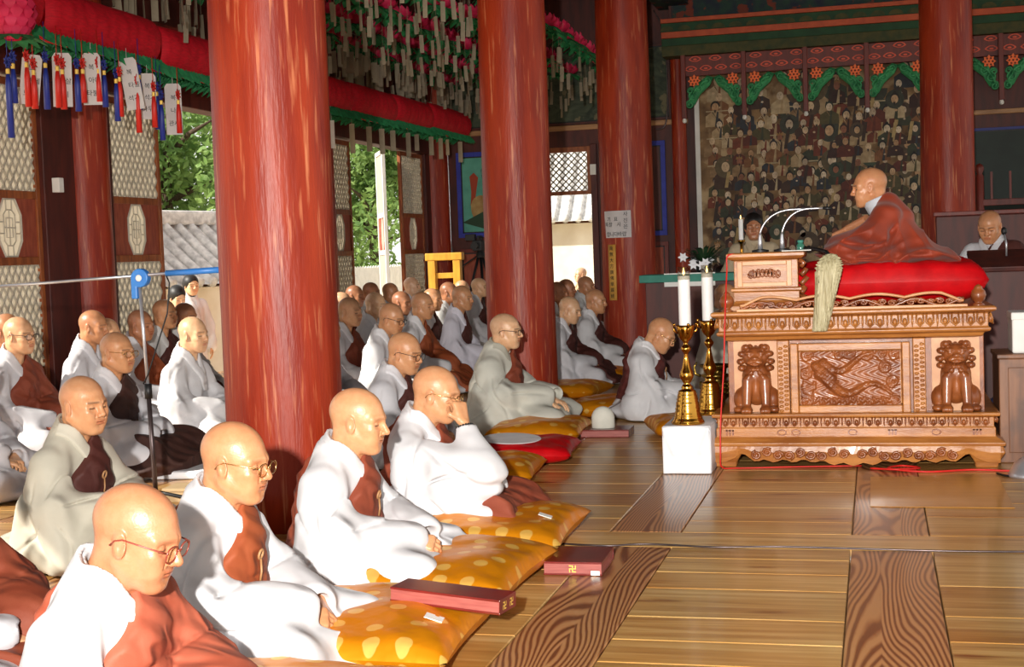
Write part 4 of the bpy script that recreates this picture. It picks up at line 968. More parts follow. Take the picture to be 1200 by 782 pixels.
for k in range(8):
    a = R.uniform(0, 2*PI); c_ = np.array([.17*math.cos(a) - .02, .12*math.sin(a) - .05, R.uniform(.07, .18)]); b_ = MB()
    for j in range(6):
        t = j*PI/3; d = np.array([math.cos(t), -.35, math.sin(t)]); s_ = np.array([-math.sin(t), 0, math.cos(t)])*.018; b_.add([c_, c_ + d*.022 + s_*.8, c_ + d*.05, c_ + d*.022 - s_*.8], [(0, 1, 2, 3)])
    b_.ell(c_ + np.array([0, -.01, 0]), (.008, .012, .008), 6, 4); b_.build('blossom', M['whitecloth'], fv)
tc_ = thing('altar_candlestick', 'slim brass candlestick with a thin candle beside the dark-haired person', 'candlestick', (-1.175, 12.95, 1.0605))
p = MB(); p.lathe([(.001, 0), (.05, 0), (.05, .012), (.015, .03), (.011, .12), (.02, .15), (.012, .18), (.012, .26), (.035, .275), (.035, .29), (.001, .2865)], 16); p.build('stand', M['brass'], tc_, smooth=True)
cd = thing('thin_candle', 'thin white lit candle in front of the dark-haired person', 'candle', (-1.175, 12.95, 1.3475)); p = MB(); p.lathe([(.001, 0), (.021, 0), (.021, .19), (.001, .192)], 14); p.build('wax', M['candle'], cd, smooth='auto'); p = MB(); p.lathe([(.001, .194), (.006, .202), (.004, .215), (.0008, .228)], 8); p.build('flame', M['flame'], cd, smooth=True)

# ---- boom microphone stand at left
ms_ = thing('boom_stand', 'tall microphone boom stand with a blue joint at left among the monks', 'stand', (-3.72, 6.75, 0))
jb = onx(163, 326, -3.72*1.0); jb = ony(163, 326, 6.75)
zj = jb[2]; ms_.location = (jb[0] + .0, 6.75, 0)
bx = onz(174, 600, 0)
lean = 0.0
p = MB(); p.tube([(.035, 0, .05), (.02, 0, .62)], .013, 10); p.build('lower_tube', M['darksteel'], ms_, smooth=True)
p = MB(); p.tube([(.02, 0, .60), (.02, 0, .68)], .02, 12); p.build('clutch', M['black'], ms_, smooth=True)
p = MB(); p.tube([(.02, 0, .66), (0, 0, zj - .02)], .009, 10); p.build('upper_tube', M['chrome'], ms_, smooth=True)
for k in range(3):
    a = k*2*PI/3 + .5; p = MB(); p.tube([(.035, 0, .10), (.035 + .3*math.cos(a), .3*math.sin(a), .012)], .010, 8); p.build('leg', M['black'], ms_, smooth=True); 
p = MB(); T = Matrix.Translation((.01, 0, zj)) @ Matrix.Rotation(PI/2, 4, 'X')
pts = [(.05*math.cos(t), .05*math.sin(t)) for t in np.linspace(-.6*PI, PI, 20)] + [(-.05, -.11), (-.015, -.11)]
p.prism(pts, lambda u, v, t: (u + .01, -t, v + zj), -.022, .022); p.build('boom_joint', M['blue'], ms_, bevel=.006)
p = MB(); p.lathe([(.001, 0), (.016, 0), (.018, .006), (.012, .012), (.001, .013)], 14); o = p.build('knob', M['white'], ms_, smooth='auto', at=(.012, -.022, zj)); o.rotation_euler = (PI/2, 0, 0)
e0 = ony(-60, 340.5, 6.75) - np.array(ms_.location); e1 = ony(195, 320.5, 6.75) - np.array(ms_.location); e2 = ony(262, 316, 6.75) - np.array(ms_.location)
p = MB(); p.tube([e0, e1], .0085, 9); p.build('boom_arm', M['chrome'], ms_, smooth=True)
p = MB(); p.tube([e1, e1 + (e2 - e1)*.95], .017, 10); p.build('blue_sleeve', M['blue'], ms_, smooth=True)
p = MB(); p.tube([e2 - (e2 - e1)*.1, e2 + (e2 - e1)*.6], .012, 9); p.build('microphone', M['black'], ms_, smooth=True)
p = MB(); q0 = np.array([.0, -.012, .68]); p.tube([q0, q0 + np.array([.03, 0, .05]), e1*.6 + q0*.4 + np.array([.06, 0, .02]), e1 + np.array([.02, -.01, -.05]), e1 + np.array([-.0, -.005, -.01])], .004, 6); p.build('cable', M['black'], ms_, smooth=True)

# ---- yellow stand, video camera, wires, boxes, papers
yl = ony(521, 300, 19.6)
ys_ = thing('bell_stand', 'yellow wooden frame stand against the dark back corner', 'stand', (yl[0], 19.6, 0))
for s in (-1, 1):
    p = MB(); p.box(s*.19 - .055, s*.19 + .055, -.06, .06, 0, 1.24); p.build('post', M['yellowwood'], ys_, bevel=.008)
    p = MB(); p.box(s*.19 - .09, s*.19 + .09, -.2, .2, 0, .06); p.build('foot', M['yellowwood'], ys_, bevel=.008)
p = MB(); p.box(-.28, .28, -.07, .07, 1.24, 1.35); p.build('top_beam', M['yellowwood'], ys_, bevel=.012); p = MB(); p.box(-.135, .135, -.03, .03, .98, 1.06); p.build('cross_rail', M['yellowwood'], ys_, bevel=.006)
p = MB(); p.lathe([(.02, 0), (.02, .04), (.008, .05), (.001, .10)], 10); p.build('ornament', M['black'], ys_, at=(.12, 0, 1.35))
vc = ony(563, 300, 20.6)
v_ = thing('video_camera', 'black video camera on a tripod left of the second pillar', 'camera', (vc[0], 20.6, 0))
p = MB(); p.box(-.07, .07, -.2, .2, 1.36, 1.52); p.build('body', M['black'], v_, bevel=.012)
p = MB(); p.tube([(0, -.2, 1.44), (0, -.34, 1.44)], [.045, .055], 14); p.build('lens', M['black'], v_, smooth='auto'); p = MB(); p.box(-.015, .015, -.12, .12, 1.57, 1.595); p.box(-.012, .012, -.1, -.07, 1.52, 1.57); p.box(-.012, .012, .07, .1, 1.52, 1.57); p.build('handle', M['black'], v_, bevel=.004)
p = MB(); p.box(-.22, -.07, -.05, .05, 1.52, 1.62); p.build('monitor', M['black'], v_, bevel=.008); p = MB(); p.lathe([(.06, 1.26), (.07, 1.3), (.05, 1.36)], 12); p.build('head', M['black'], v_); p = MB(); p.tube([(-.03, 0, 1.3), (-.25, -.15, 1.14)], .012, 7); p.build('pan_bar', M['black'], v_)
for k in range(3): a = k*2*PI/3 + .9; p = MB(); p.tube([(.04*math.cos(a), .04*math.sin(a), 1.26), (.42*math.cos(a), .42*math.sin(a), .01)], [.022, .014], 8); p.build('leg', M['black'], v_, smooth=True)
wl = onx(660, 200, -3); 
sb = ony(578 and 698, 205, 21.4)
def boxthing(name, label, cat, loc, d, m, bev=.004):
    r = MB(); r.box(-d[0]/2, d[0]/2, -d[1]/2, d[1]/2, -d[2]/2, d[2]/2); o = r.build(name, m, bevel=bev); o.location = loc; return tag(o, label, cat)
sp_ = ony(698, 199, YB); boxthing('wall_speaker', 'small white box on the dark jamb right of the back doorway', 'box', (-4.17, YB - .09, sp_[2]), (.09, .05, .16), M['white'])
sw = onx(78, 217, XW + .25); boxthing('wall_sensor', 'small cream box on the red wall pillar at far left', 'box', (XW + .20, sw[1] - .05, sw[2]), (.07, .07, .12), M['white'])
cord('hanging_chain', [ony(524, 170, 21.2), ony(526, 215, 21.2), ony(529, 292, 21.2)], .008, M['chrome'], 'thin light chain hanging down the dark corner above the yellow stand')
cord('conduit', [ony(766, 12, 21.3), ony(778, 40, 21.3), ony(782, 100, 21.3), ony(780, 145, 21.3), ony(768, 152, 21.3)], .012, M['darksteel'], 'thin grey conduit on the wall left of the slim red post')
# white notice and yellow sign on the third pillar
def on_pillar(cx, cy, r, a0, a1, z0, z1, n=9, off=.004):
    return [[(cx + (r + off)*math.cos(a), cy + (r + off)*math.sin(a), z) for z in (z0, z1)] for a in np.linspace(a0, a1, n)]
cx, cy = -2.80, 16.4
def pill_ang(px, py, r=.31):
    d = ray(px, py); o = np.array([0, 0, H]); dx, dy = d[0], d[1]; A = dx*dx + dy*dy; B = -2*(dx*cx + dy*cy); Cc = cx*cx + cy*cy - r*r; t = (-B - math.sqrt(max(B*B - 4*A*Cc, 0)))/(2*A); q = o + d*t
    return math.atan2(q[1] - cy, q[0] - cx), q[2]
a0, zt = pill_ang(709, 248); a1, zb = pill_ang(740, 278)
nr = thing('paper_notice', 'white paper notice with black Korean writing on the third red pillar', 'notice', (0, 0, 0))
p = MB(); p.grid(on_pillar(cx, cy, .315, a0, a1, zb, zt)); o = p.build('sheet', M['tagwhite'], nr, smooth=True)
am = (a0 + a1)/2
def ptext(body, size, a, z, m, parent, r=.326):
    return text('lettering', body, size, m, parent, (cx + r*math.cos(a), cy + r*math.sin(a), z), (PI/2, 0, a + PI/2))
hN = zt - zb
for body, fu, fz in (('사', .82, .86), ('진', .82, .62), ('은', .82, .40), ('기', .24, .68), ('록', .14, .48), ('표', .5, .68), ('시', .6, .48), ('합', .2, .12), ('니다', .42, .12), ('바랍', .7, .12), ('찰', .3, .48)):
    ptext(body, hN*.19, a0 + (a1 - a0)*fu, zb + hN*fz, M['ink'], nr)
b0, zt = pill_ang(714, 287); b1, zb = pill_ang(724, 352)
ysn = thing('wooden_sign', 'narrow yellow vertical sign with black characters on the third red pillar', 'sign', (0, 0, 0))
p = MB(); p.grid(on_pillar(cx, cy, .315, b0, b1, zb, zt, 5, .006)); o = p.build('board', pmat('sign_yellow', S(226, 172, 84), S(214, 158, 70), 5, rough=.6), ysn, smooth=True); s_ = o.modifiers.new('thick', 'SOLIDIFY'); s_.thickness = .012; s_.offset = 1
for k, ch in enumerate('南無大方廣佛華嚴經'): ptext(ch, (zt - zb)*.085, (b0 + b1)/2, zt - (zt - zb)*(.07 + .107*k), M['ink'], ysn, .337)
# papers on the wall pillar by the side door
for i, (px0, py0, px1, py1) in enumerate(((364.5, 249, 384, 277), (371, 278, 386, 311))):
    y0_, y1_ = onx(px0, py0, XW + .255)[1], onx(px1, py0, XW + .255)[1]; z1_, z0_ = onx(px0, py0, XW + .25)[2], onx(px0, py1, XW + .25)[2]
    r = thing('wall_paper', ['upper grey paper notice pinned on the red wall pillar', 'lower grey paper notice hanging under the upper one'][i], 'notice', (XW + .285 - .01*i, (y0_ + y1_)/2, (z0_ + z1_)/2), rz=0); hw = (y1_ - y0_)/2; hh = (z1_ - z0_)/2
    p = MB(); p.box(-.002, .002, -hw, hw, -hh, hh); p.build('sheet', M['tag'], r)
    p = MB()
    for k in range(9 if i == 0 else 3): p.box(.002, .003, -hw*.8, hw*(.8 - .3*(k % 3 == 2)), hh*.75 - hh*.17*k - .008, hh*.75 - hh*.17*k)
    p.build('printed_lines', M['ink'], r)
# ================================================================== LANTERNS, TAGS, TASSELS
def proj(q):
    c = W2C @ (np.array(q, float) - np.array([0, 0, H])); return CX + FPX*c[0]/-c[2], CY - FPX*c[1]/-c[2]
def petal(mb, a, r0, r1, z0, z1, wd, tip=.8):
    ca, sa = math.cos(a), math.sin(a); P = []
    for t, w_ in ((0, .35), (.3, .9), (.6, 1), (.85, .6), (1, .06)):
        r = r0 + (r1 - r0)*math.sin(t*PI*.62)/math.sin(PI*.62)*1.0; z = z0 + (z1 - z0)*t**1.3; cup = .35*wd*(1 - t)
        P.append([(r*ca - s*w_*wd*sa - abs(s)*-cup*ca*.3, r*sa + s*w_*wd*ca, z + abs(s)*cup*.5) for s in (-1, 0, 1)])
    mb.grid(P)
def lotus_meshes():
    f = MB()
    for k in range(8): petal(f, k*PI/4, .02, .105, -.01, .085, .038)
    for k in range(8): petal(f, k*PI/4 + .39, .02, .08, .0, .12, .036)
    g = MB()
    for k in range(8):
        a = k*PI/4 + .2; ca, sa = math.cos(a), math.sin(a)
        P = [[(r*ca - s*w_*sa, r*sa + s*w_*ca, z - .01*abs(s)) for s in (-1, 0, 1)] for r, w_, z in ((.02, .012, -.015), (.08, .036, -.012), (.125, .034, -.035), (.165, .004, -.07))]
        g.grid(P)
    return f, g
_f, _g = lotus_meshes()
lot = thing('lotus_lantern', 'pink paper lotus lantern with green leaves and hanging grey name tags', 'lantern', (0, 0, 0), group='pink lotus lanterns hanging in rows under the ceiling')
_f.tube([(0, 0, .02), (0, 0, .15)], .0025, 4); _f.build('petals', M['pink'], lot, smooth=True); _g.build('leaves', M['green'], lot, smooth=True)
for k, (dx, dy, dz, a) in enumerate(((.04, .05, -.17, .3), (-.07, -.06, -.28, -.5))):
    t = MB(); t.box(-.019, .019, -.001, .001, -.16, 0); t.tube([(0, 0, 0), (-dx*.3, 0, -dz - .02)], .0012, 4); o = t.build('name_tag', M['tag'], lot, at=(dx, dy, dz)); o.rotation_euler = (0, 0, a)
R = random.Random(11); first = True; nlot = 0
for X in (-3.62, -4.3, -4.95, -5.55, -6.15):
    y = 8.2
    while y < 20.6:
        q = (X + R.uniform(-.05, .05), y, 3.9 + R.uniform(-.04, .04)); u, v = proj(q); u2, v2 = proj((q[0], q[1], q[2] - .5))
        y += .30
        if not (-15 < u < 760 and v2 > -2) or (236 < u < 336): continue
        if math.hypot(q[0] + 2.87, q[1] - 11.4) < .5: continue
        o = lot if first else dup(lot); first = False; nlot += 1
        o.location = q; o.rotation_euler = (0, 0, R.uniform(0, 6.28)); o.scale = (1.12, 1.12, 1.12)
        for c_ in o.children:
            if c_.name.startswith('name_tag'): c_.location = (R.uniform(-.10, .10), R.uniform(-.12, .12), R.uniform(-.42, -.16)); c_.rotation_euler = (R.uniform(-.08, .08), R.uniform(-.08, .08), R.uniform(-.9, .9) - o.rotation_euler[2])
for i, X in enumerate((-3.62, -4.3, -4.95, -5.55, -6.15, -5.75, -6.05)): cord('wire', [(X, 7.6, 4.03), (X, 14, 4.025), (X, 21.4, 4.03)], .004, M['darksteel'], ['thin wire carrying the row of pink lanterns closest to the pillars', 'thin wire carrying the second row of pink lanterns from the pillars', 'thin wire carrying the middle row of pink lanterns', 'thin wire carrying the fourth row of pink lanterns from the pillars', 'thin wire carrying the row of pink lanterns closest to the left wall', 'thin wire carrying the inner row of grey tags', 'thin wire carrying the outer row of grey tags'][i])
# low pale tags hanging just over the red valance
tg = MB(); tg.box(-.03, .03, -.001, .001, -.24, 0); tg.tube([(0, 0, 0), (0, 0, .36)], .0015, 4)
tgo = tag(tg.build('paper_tag', M['tag']), 'small grey paper name tag on a thread just above the red lantern row', 'tag', group='grey paper tags over the red lantern row')
k = 0
for X in (-5.75, -6.05):
    y = 8.9
    while y < 20.4:
        y += R.uniform(.14, .24); q = (X + R.uniform(-.12, .12), y, R.uniform(3.60, 3.74)); u, v = proj(q)
        if (236 < u < 336) or v < -8: continue
        o = tgo if k == 0 else dup(tgo); k += 1; o.location = q; o.rotation_euler = (R.uniform(-.06, .06), R.uniform(-.06, .06), R.uniform(-.8, .8))
# red lantern row with a green leaf fringe
def red_lantern(y0, y1, label, dz=0.0, x=-6.0, seed=0):
    r = thing('red_lantern', label, 'lantern', (x, (y0 + y1)/2, 3.02 + dz), group='long red crepe lanterns in a row along the left wall'); hl = (y1 - y0)/2; RR = np.random.default_rng(seed)
    nu, nv = 48, 16; P = np.zeros((nu, nv, 3))
    for i, u in enumerate(np.linspace(-1, 1, nu)):
        puff = .55 + .45*max(0, 1 - abs(u)**6)**.4
        for j, v in enumerate(np.linspace(-.12*PI, 1.12*PI, nv)):
            rip = 1 + .025*math.sin(u*hl*40 + seed) + .02*math.sin(u*hl*17 + v*3)
            P[i, j] = (.19*math.sin(v)*puff*rip, u*hl, .20 - .20*math.cos(v)*(.85 + .15*puff))
    mb = MB(); mb.grid(P); mb.grid(P*np.array([-1, 1, 1])); mb.build('crepe_body', M['redcrepe'], r, smooth=True)
    for s in (-1, 1):
        g = MB()
        for lay, (zz, ln) in enumerate(((.02, .075), (-.005, .10))):
            y = -hl - .04
            while y < hl:
                w_ = .045; a = (s*(.06 + .03*lay), y, zz); b_ = (s*(.06 + .03*lay), y + w_*2, zz); t_ = (s*(.16 + .03*lay + RR.uniform(-.02, .02)), y + w_ + RR.uniform(-.02, .02), zz - ln*RR.uniform(.3, .9)); m_ = (s*(.12 + .02*lay), y + w_, zz + .03)
                g.add([a, b_, t_, m_], [(0, 1, 3), (1, 2, 3), (2, 0, 3)])
                y += .05
        g.build('leaf_fringe', M['green'], r)
    return r
segs = [(7.6, 9.3, .03), (9.35, 11.05, -.0), (11.1, 12.7, -.03), (12.75, 14.3, -.02), (14.35, 15.62, -.03), (15.66, 17.2, -.02), (17.24, 18.72, 0), (18.76, 20.6, .03)]
labs = ['long red lantern with green fringe at the top left corner', 'long red lantern above the white name tags and tassels', 'long red lantern half hidden at the left of the nearest pillar', 'long red lantern hidden behind the nearest pillar', 'long red lantern just right of the nearest pillar', 'second long red lantern right of the nearest pillar', 'long red lantern over the bright side doorway', 'last long red lantern of the row, by the back corner']
for i, ((a, b_, dz), l_) in enumerate(zip(segs, labs)): red_lantern(a, b_, l_, dz, seed=i)
pb = onx(14, 18, -5.75)
pk = thing('lotus_lantern', 'large round pink lotus lantern of layered petals at the top left corner', 'lantern', pb)
f = MB()
for ring in range(7):
    for k in range(12):
        a = k*PI/6 + ring*.26; ph = -1.25 + ring*.4; r = .15*math.cos(ph); z = .15*math.sin(ph); ca, sa = math.cos(a), math.sin(a)
        f.grid([[((r + .02*math.sin(t*3))*ca - s*w_*sa, (r + .02*math.sin(t*3))*sa + s*w_*ca, z + .09*(t - .3)) for s in (-1, 0, 1)] for t, w_ in ((0, .02), (.5, .042), (1, .008))])
f.ell((0, 0, 0), (.14, .14, .15), 16, 10); f.build('petals', M['pink'], pk, smooth=True)
g = MB()
for k in range(14):
    a = k*2*PI/14; ca, sa = math.cos(a), math.sin(a); g.grid([[(r*ca - s*w_*sa, r*sa + s*w_*ca, z) for s in (-1, 0, 1)] for r, w_, z in ((.05, .02, -.15), (.15, .05, -.15), (.24, .01, -.20))])
g.build('leaves', M['green'], pk)
# white name tags and tassels below the row
def tassel(x, y, ln, colour, lab, xoff=-5.86, grp=True):
    q = onx(x, y, xoff); r = thing('tassel', lab, 'tassel', q, group='knotted tassels under the red lanterns'); m = M[colour]
    p = MB(); s = .035
    for k in range(8): a = k*PI/4; p.tube([(0, 0, -.05), (0, s*.7*math.cos(a), -.05 + s*.7*math.sin(a)), (.004, s*1.25*math.cos(a + .3), -.05 + s*1.25*math.sin(a + .3)), (0, s*.7*math.cos(a + .6), -.05 + s*.7*math.sin(a + .6))], .006, 5)
    p.tube([(0, 0, .2), (0, 0, -.13)], .003, 4); p.build('knot', m, r, smooth=True)
    p = MB(); p.lathe([(.008, -.135), (.014, -.13), (.014, -.10), (.008, -.095)], 8); p.build('gold_cap', M['goldpaint'], r)
    p = MB(); p.lathe([(.002, -.13 - ln), (.024, -.13 - ln), (.021, -.2), (.013, -.135), (.004, -.13)], 12, jit=lambda t, z: .12*math.sin(6*t)); p.build('strands', m, r, smooth=True)
M['tblue'] = pmat('blue_silk_thread', S(40, 56, 150), S(28, 40, 120), 40, (1, 1, .05), .45); M['tred'] = pmat('red_silk_thread', S(214, 40, 28), S(190, 30, 20), 40, (1, 1, .05), .45)
for x, y, ln, cc, l_ in ((8, 64, .44, 'tblue', 'leftmost long blue tassel'), (14, 58, .24, 'tblue', 'blue tassel tucked beside the leftmost long blue one'), (30, 57, .28, 'tred', 'red tassel over the left edge of the first white tag'), (38, 66, .24, 'tred', 'red tassel showing below the first white tag'), (52, 58, .30, 'tblue', 'blue tassel between the first and second white tags'), (66, 62, .27, 'tred', 'red tassel over the left edge of the second white tag'), (72, 66, .26, 'tred', 'red tassel showing below the second white tag'), (89, 66, .28, 'tblue', 'blue tassel between the second and third white tags'), (96, 66, .22, 'tred', 'red tassel between the second and third white tags'), (114, 66, .22, 'tred', 'red tassel over the right edge of the third white tag'), (121, 68, .25, 'tblue', 'blue tassel right of the third white tag'), (135, 78, .30, 'tblue', 'blue tassel tucked left of the fourth white tag'), (139, 76, .28, 'tred', 'red tassel over the left edge of the tilted fourth white tag'), (162, 74, .25, 'tblue', 'blue tassel right of the tilted fourth white tag'), (160, 86, .35, 'tred', 'red and lowest tassel right of the tilted fourth white tag'), (183, 94, .28, 'tblue', 'blue tassel between the fifth and sixth white tags'), (179, 94, .26, 'tred', 'red tassel between the fifth and sixth white tags'), (188, 104, .30, 'tblue', 'low blue tassel left of the sixth white tag'), (208, 104, .25, 'tred', 'red tassel over the right edge of the sixth white tag')):
    tassel(x, y, ln, cc, l_, -5.80 + .02*(x % 3))
wr = ['나무', '관세', '보살', '아미', '타불', '석가']
for i, (x, y, rot, hh) in enumerate(((38, 64, .12, .36), (72, 62, .02, .40), (106, 62, .0, .40), (148, 68, -.14, .42), (172, 86, .02, .38), (202, 98, .0, .44))):
    q = onx(x, y, -5.84); r = thing('name_tag', 'white paper name tag with writing, %s from the left under the red lanterns' % ('first', 'second', 'third', 'fourth and tilted', 'fifth', 'sixth')[i], 'tag', q, group='white name tags under the red lanterns'); r.rotation_euler = (0, 0, .45)
    T = Matrix.Rotation(rot, 4, 'Y'); p = MB(); pts = [(-.07, -hh), (.07, -hh), (.07, -.03), (.05, 0), (-.05, 0), (-.07, -.03)]; p.prism(pts, lambda u, v, t: tuple(T @ Vector((u, t, v))), -.001, .001); p.tube([(0, 0, 0), (0, 0, .08)], .002, 4); p.build('sheet', M['tagwhite'], r)
    for k in range(3): 
        pos = T @ Vector((.02*(k % 2) - .0, -.002, -hh*(.28 + .25*k))); o = text('lettering', wr[(i + k) % 6] if k else '복', .05, M['ink'], r, pos, (PI/2, rot, 0))
for i, x in enumerate((372, 388, 412, 432, 447, 460, 478, 488, 505, 516, 524, 539)):
    q = onx(x, 130 + .168*(x - 352) + 3, -5.88); o = dup(tgo, label='grey paper tag hanging below the red lanterns, %s right of the nearest pillar' % ('first', 'second', 'third', 'fourth', 'fifth', 'sixth', 'seventh', 'eighth', 'ninth', 'tenth', 'eleventh', 'twelfth')[i], group='grey tags below the red lantern row'); o.location = (q[0], q[1], q[2] - .02); o.scale = (1.1, 1, R.uniform(.9, 1.5)); o.rotation_euler = (0, 0, R.uniform(-.6, .4))
    if i in (0, 1): o.data = o.data.copy(); o.data.materials[0] = M['tagwhite']
# ================================================================== PEOPLE
def fast_mesh(name, V, F, mat, parent=None, col=None, mi=None, smooth=True):
    me = bpy.data.meshes.new(name); V = np.asarray(V, np.float32); F = np.asarray(F, np.int32)
    me.vertices.add(len(V)); me.vertices.foreach_set('co', V.ravel()); me.loops.add(F.size); me.loops.foreach_set('vertex_index', F.ravel())
    me.polygons.add(len(F)); me.polygons.foreach_set('loop_start', np.arange(0, F.size, F.shape[1], dtype=np.int32))
    if smooth: me.polygons.foreach_set('use_smooth', np.ones(len(F), bool))
    for q in (mat if isinstance(mat, (list, tuple)) else [mat]): me.materials.append(q)
    if col is not None:
        c = me.color_attributes.new('Col', 'FLOAT_COLOR', 'POINT'); a = np.ones((len(V), 4), np.float32); a[:, :3] = col; c.data.foreach_set('color', a.ravel())
    me.update(calc_edges=True); me.validate()
    return me
M['skin'] = pmat('skin', S(255, 255, 255), S(246, 238, 232), 40, rough=.36, attr='Col', sss=.12, bump=.12, bscale=160, spec=.45)
# ---- heads
def head_sdf(v):
    jaw, wide, lng, cheek, nose = v
    def f(p):
        p = p.copy(); d = el(p, (-.014, 0, .034), (.097*lng, .077*wide, .086))
        ay = np.abs(p[:, 1]); q = p.copy(); q[:, 1] = ay           # mirrored
        d = smin(d, el(q, (.030, 0, -.025), (.058, .060*wide, .086)), .03)
        d = smin(d, rc(q, (-.008, .054*wide*jaw, -.045), (.056, .018*jaw, -.090), .022, .024), .028)
        d = smin(d, rc(q, (.070, 0, -.094), (.070, .008, -.094), .020, .018), .02)
        d = smin(d, rc(q, (.086, .008, .022), (.064, .05, .018), .010, .009), .022)
        d = smin(d, el(q, (.060, .044*wide, -.022), (.024, .020, .018*cheek)), .024)
        d = smin(d, el(q, (.066, .030, -.055), (.022, .022, .024)), .024)
        d = smax(d, -el(q, (.098, .034, .001), (.024, .020, .014)), .016)
        d = smin(d, np.linalg.norm(q - np.array((.066, .033, -.001), np.float32), axis=1) - .0165, .004)
        d = smax(d, -el(q, (.084, .033, -.004), (.012, .014, .0014)), .002)
        d = smin(d, rc(q, (.086, 0, .012), (.105*nose, 0, -.026), .0075, .0125), .011)
        d = smin(d, el(q, (.096, .0125, -.031), (.012, .0085, .0085)), .006)
        d = smax(d, -el(q, (.100, .007, -.040), (.006, .004, .004)), .003)
        d = smin(d, el(q, (.083, 0, -.056), (.0125, .026, .009)), .01); d = smin(d, el(q, (.087, 0, -.0535), (.010, .021, .0050)), .004); d = smin(d, el(q, (.084, 0, -.0645), (.011, .018, .0058)), .004)
        d = smax(d, -el(q, (.096, 0, -.0588), (.014, .025, .0013)), .0025)
        d = smax(d, -rc(q, (.090, .020, -.032), (.078, .036, -.060), .0022, .0015), .008)
        e = el(q, (-.008, .077*wide, -.006), (.020, .0085, .033), rotm(0, -.2) @ rotm(.35)); e = smax(e, -el(q, (-.002, .087*wide, -.004), (.011, .007, .021)), .005)
        d = smin(d, e, .007)
        d = smin(d, rc(q, (-.022, 0, -.05), (-.048, 0, -.215), .053, .058), .03)
        d = smin(d, rc(q, (-.055, .012, -.03), (-.06, .02, -.16), .03, .04), .03)
        d = smax(d, -rc(q, (.03, .022, -.125), (.0, .010, -.20), .004, .003), .012)
        return d
    return f
HEADS = {}
def head(k, lo):
    if (k, lo) not in HEADS:
        v = [(1, 1, 1, 1, 1), (1.12, 1.05, .97, 1.2, .98), (.9, .96, 1.04, 1.1, 1.03), (1.05, 1.0, 1.0, .9, 1.0)][k]
        V, F = nets(head_sdf(v), (-.13, -.105, -.25), (.135, .105, .13), .0062 if lo else .0033)
        HEADS[(k, lo)] = (V, F)
    return HEADS[(k, lo)]
def head_colour(V, tone, stubble=.35, old=0):
    x, y, z = V.T; ay = np.abs(y); base = np.array(tone)[:3]; c = np.tile(base, (len(V), 1))
    def mix(mask, col, k): 
        m = (mask*k)[:, None]; c[:] = c*(1 - m) + np.array(col)[:3]*m
    ss = lambda a, b, t: np.clip((t - a)/(b - a), 0, 1)
    hair = np.maximum(ss(.058, .072, z)*ss(.085, .065, x), ss(.02, -.01, x)*ss(-.035, -.015, z)*ss(-.004, .0, ay*0 + .01))
    hair = hair*ss(-.12, -.06, z)
    mix(hair, base*np.array([.66, .68, .74]), stubble)
    mix(ss(.028, .02, ay)*ss(.07, .078, x)*ss(-.073, -.068, z)*ss(-.047, -.052, z), base*np.array([.85, .5, .5]), .6)
    mix(ss(.024, .020, np.abs(ay - .034))*ss(.006, .003, np.abs(z - .0215 - .1*(ay - .034)*-.5))*ss(.05, .06, x), (.03, .025, .022), .55*(1 - .6*old))
    mix(ss(.017, .013, np.abs(ay - .033))*ss(.0042, .0022, np.abs(z + .0035))*ss(.06, .066, x), (.015, .01, .008), .9)
    mix(ss(.05, .02, ay)*ss(.05, .08, x)*ss(-.045, -.03, z)*ss(-.0, -.015, z), base*np.array([1.0, .8, .75]), .35)
    mix(ss(.07, .078, ay), base*np.array([1.0, .78, .72]), .3)
    return c
# ---- hands: wrist at the origin, fingers along +x, back of hand up, thumb on +y
def hand_sdf(curl, spread=.0, thumb=0.0):
    segs = []
    for i, (y, ln) in enumerate(((.031, .072), (.0105, .081), (-.0105, .075), (-.030, .058))):
        p = np.array([.088 - .004*abs(i - 1), y, 0.0]); a = .06; yaw = spread*(1.5 - i)
        for k, (fr, cu) in enumerate(((.45, curl*.75), (.32, curl*1.1), (.23, curl*.7))):
            a += cu; d = np.array([math.cos(a)*math.cos(yaw), math.sin(yaw)*math.cos(a), -math.sin(a)]); q = p + d*ln*fr
            segs.append((p, q, .0092 - .0008*k - .0008*(i == 3), .0086 - .0008*k - .0008*(i == 3))); p = q
    th = [np.array([.018, .026, -.006]), np.array([.048, .050, -.016 - .01*thumb]), np.array([.078, .056 - .02*thumb, -.024 - .02*thumb]), np.array([.10, .050 - .03*thumb, -.028 - .026*thumb])]
    def f(p):
        d = rc(p, (-.16, 0, 0), (-.01, 0, 0), .033, .024)
        for y, e in ((.029, .0125), (.0105, .0135), (-.0105, .013), (-.028, .0115)): d = smin(d, rc(p, (.006, y*.55, -.002), (.088, y, 0), .015, e), .012)
        d = smin(d, rc(p, (.015, .018, -.010), (.05, .03, -.012), .016, .012), .014)
        for k, (a, b_, r1, r2) in enumerate(segs): d = smin(d, rc(p, a, b_, r1, r2), .0035)
        for a, b_, r1, r2 in zip(th[:-1], th[1:], (.0135, .0115, .0095), (.0115, .0095, .0078)): d = smin(d, rc(p, a, b_, r1, r2), .005)
        return d
    return f
HANDS = {}
def hand(kind, lo):
    if (kind, lo) not in HEADS:
        HEADS[(kind, lo)] = nets(hand_sdf(*{'rest': (.28, .03, .2), 'curl': (.62, .0, .8), 'pinch': (.75, .02, 1.0)}[kind]), (-.165, -.06, -.11), (.185, .085, .04), .0058 if lo else .0034)
    return HEADS[(kind, lo)]
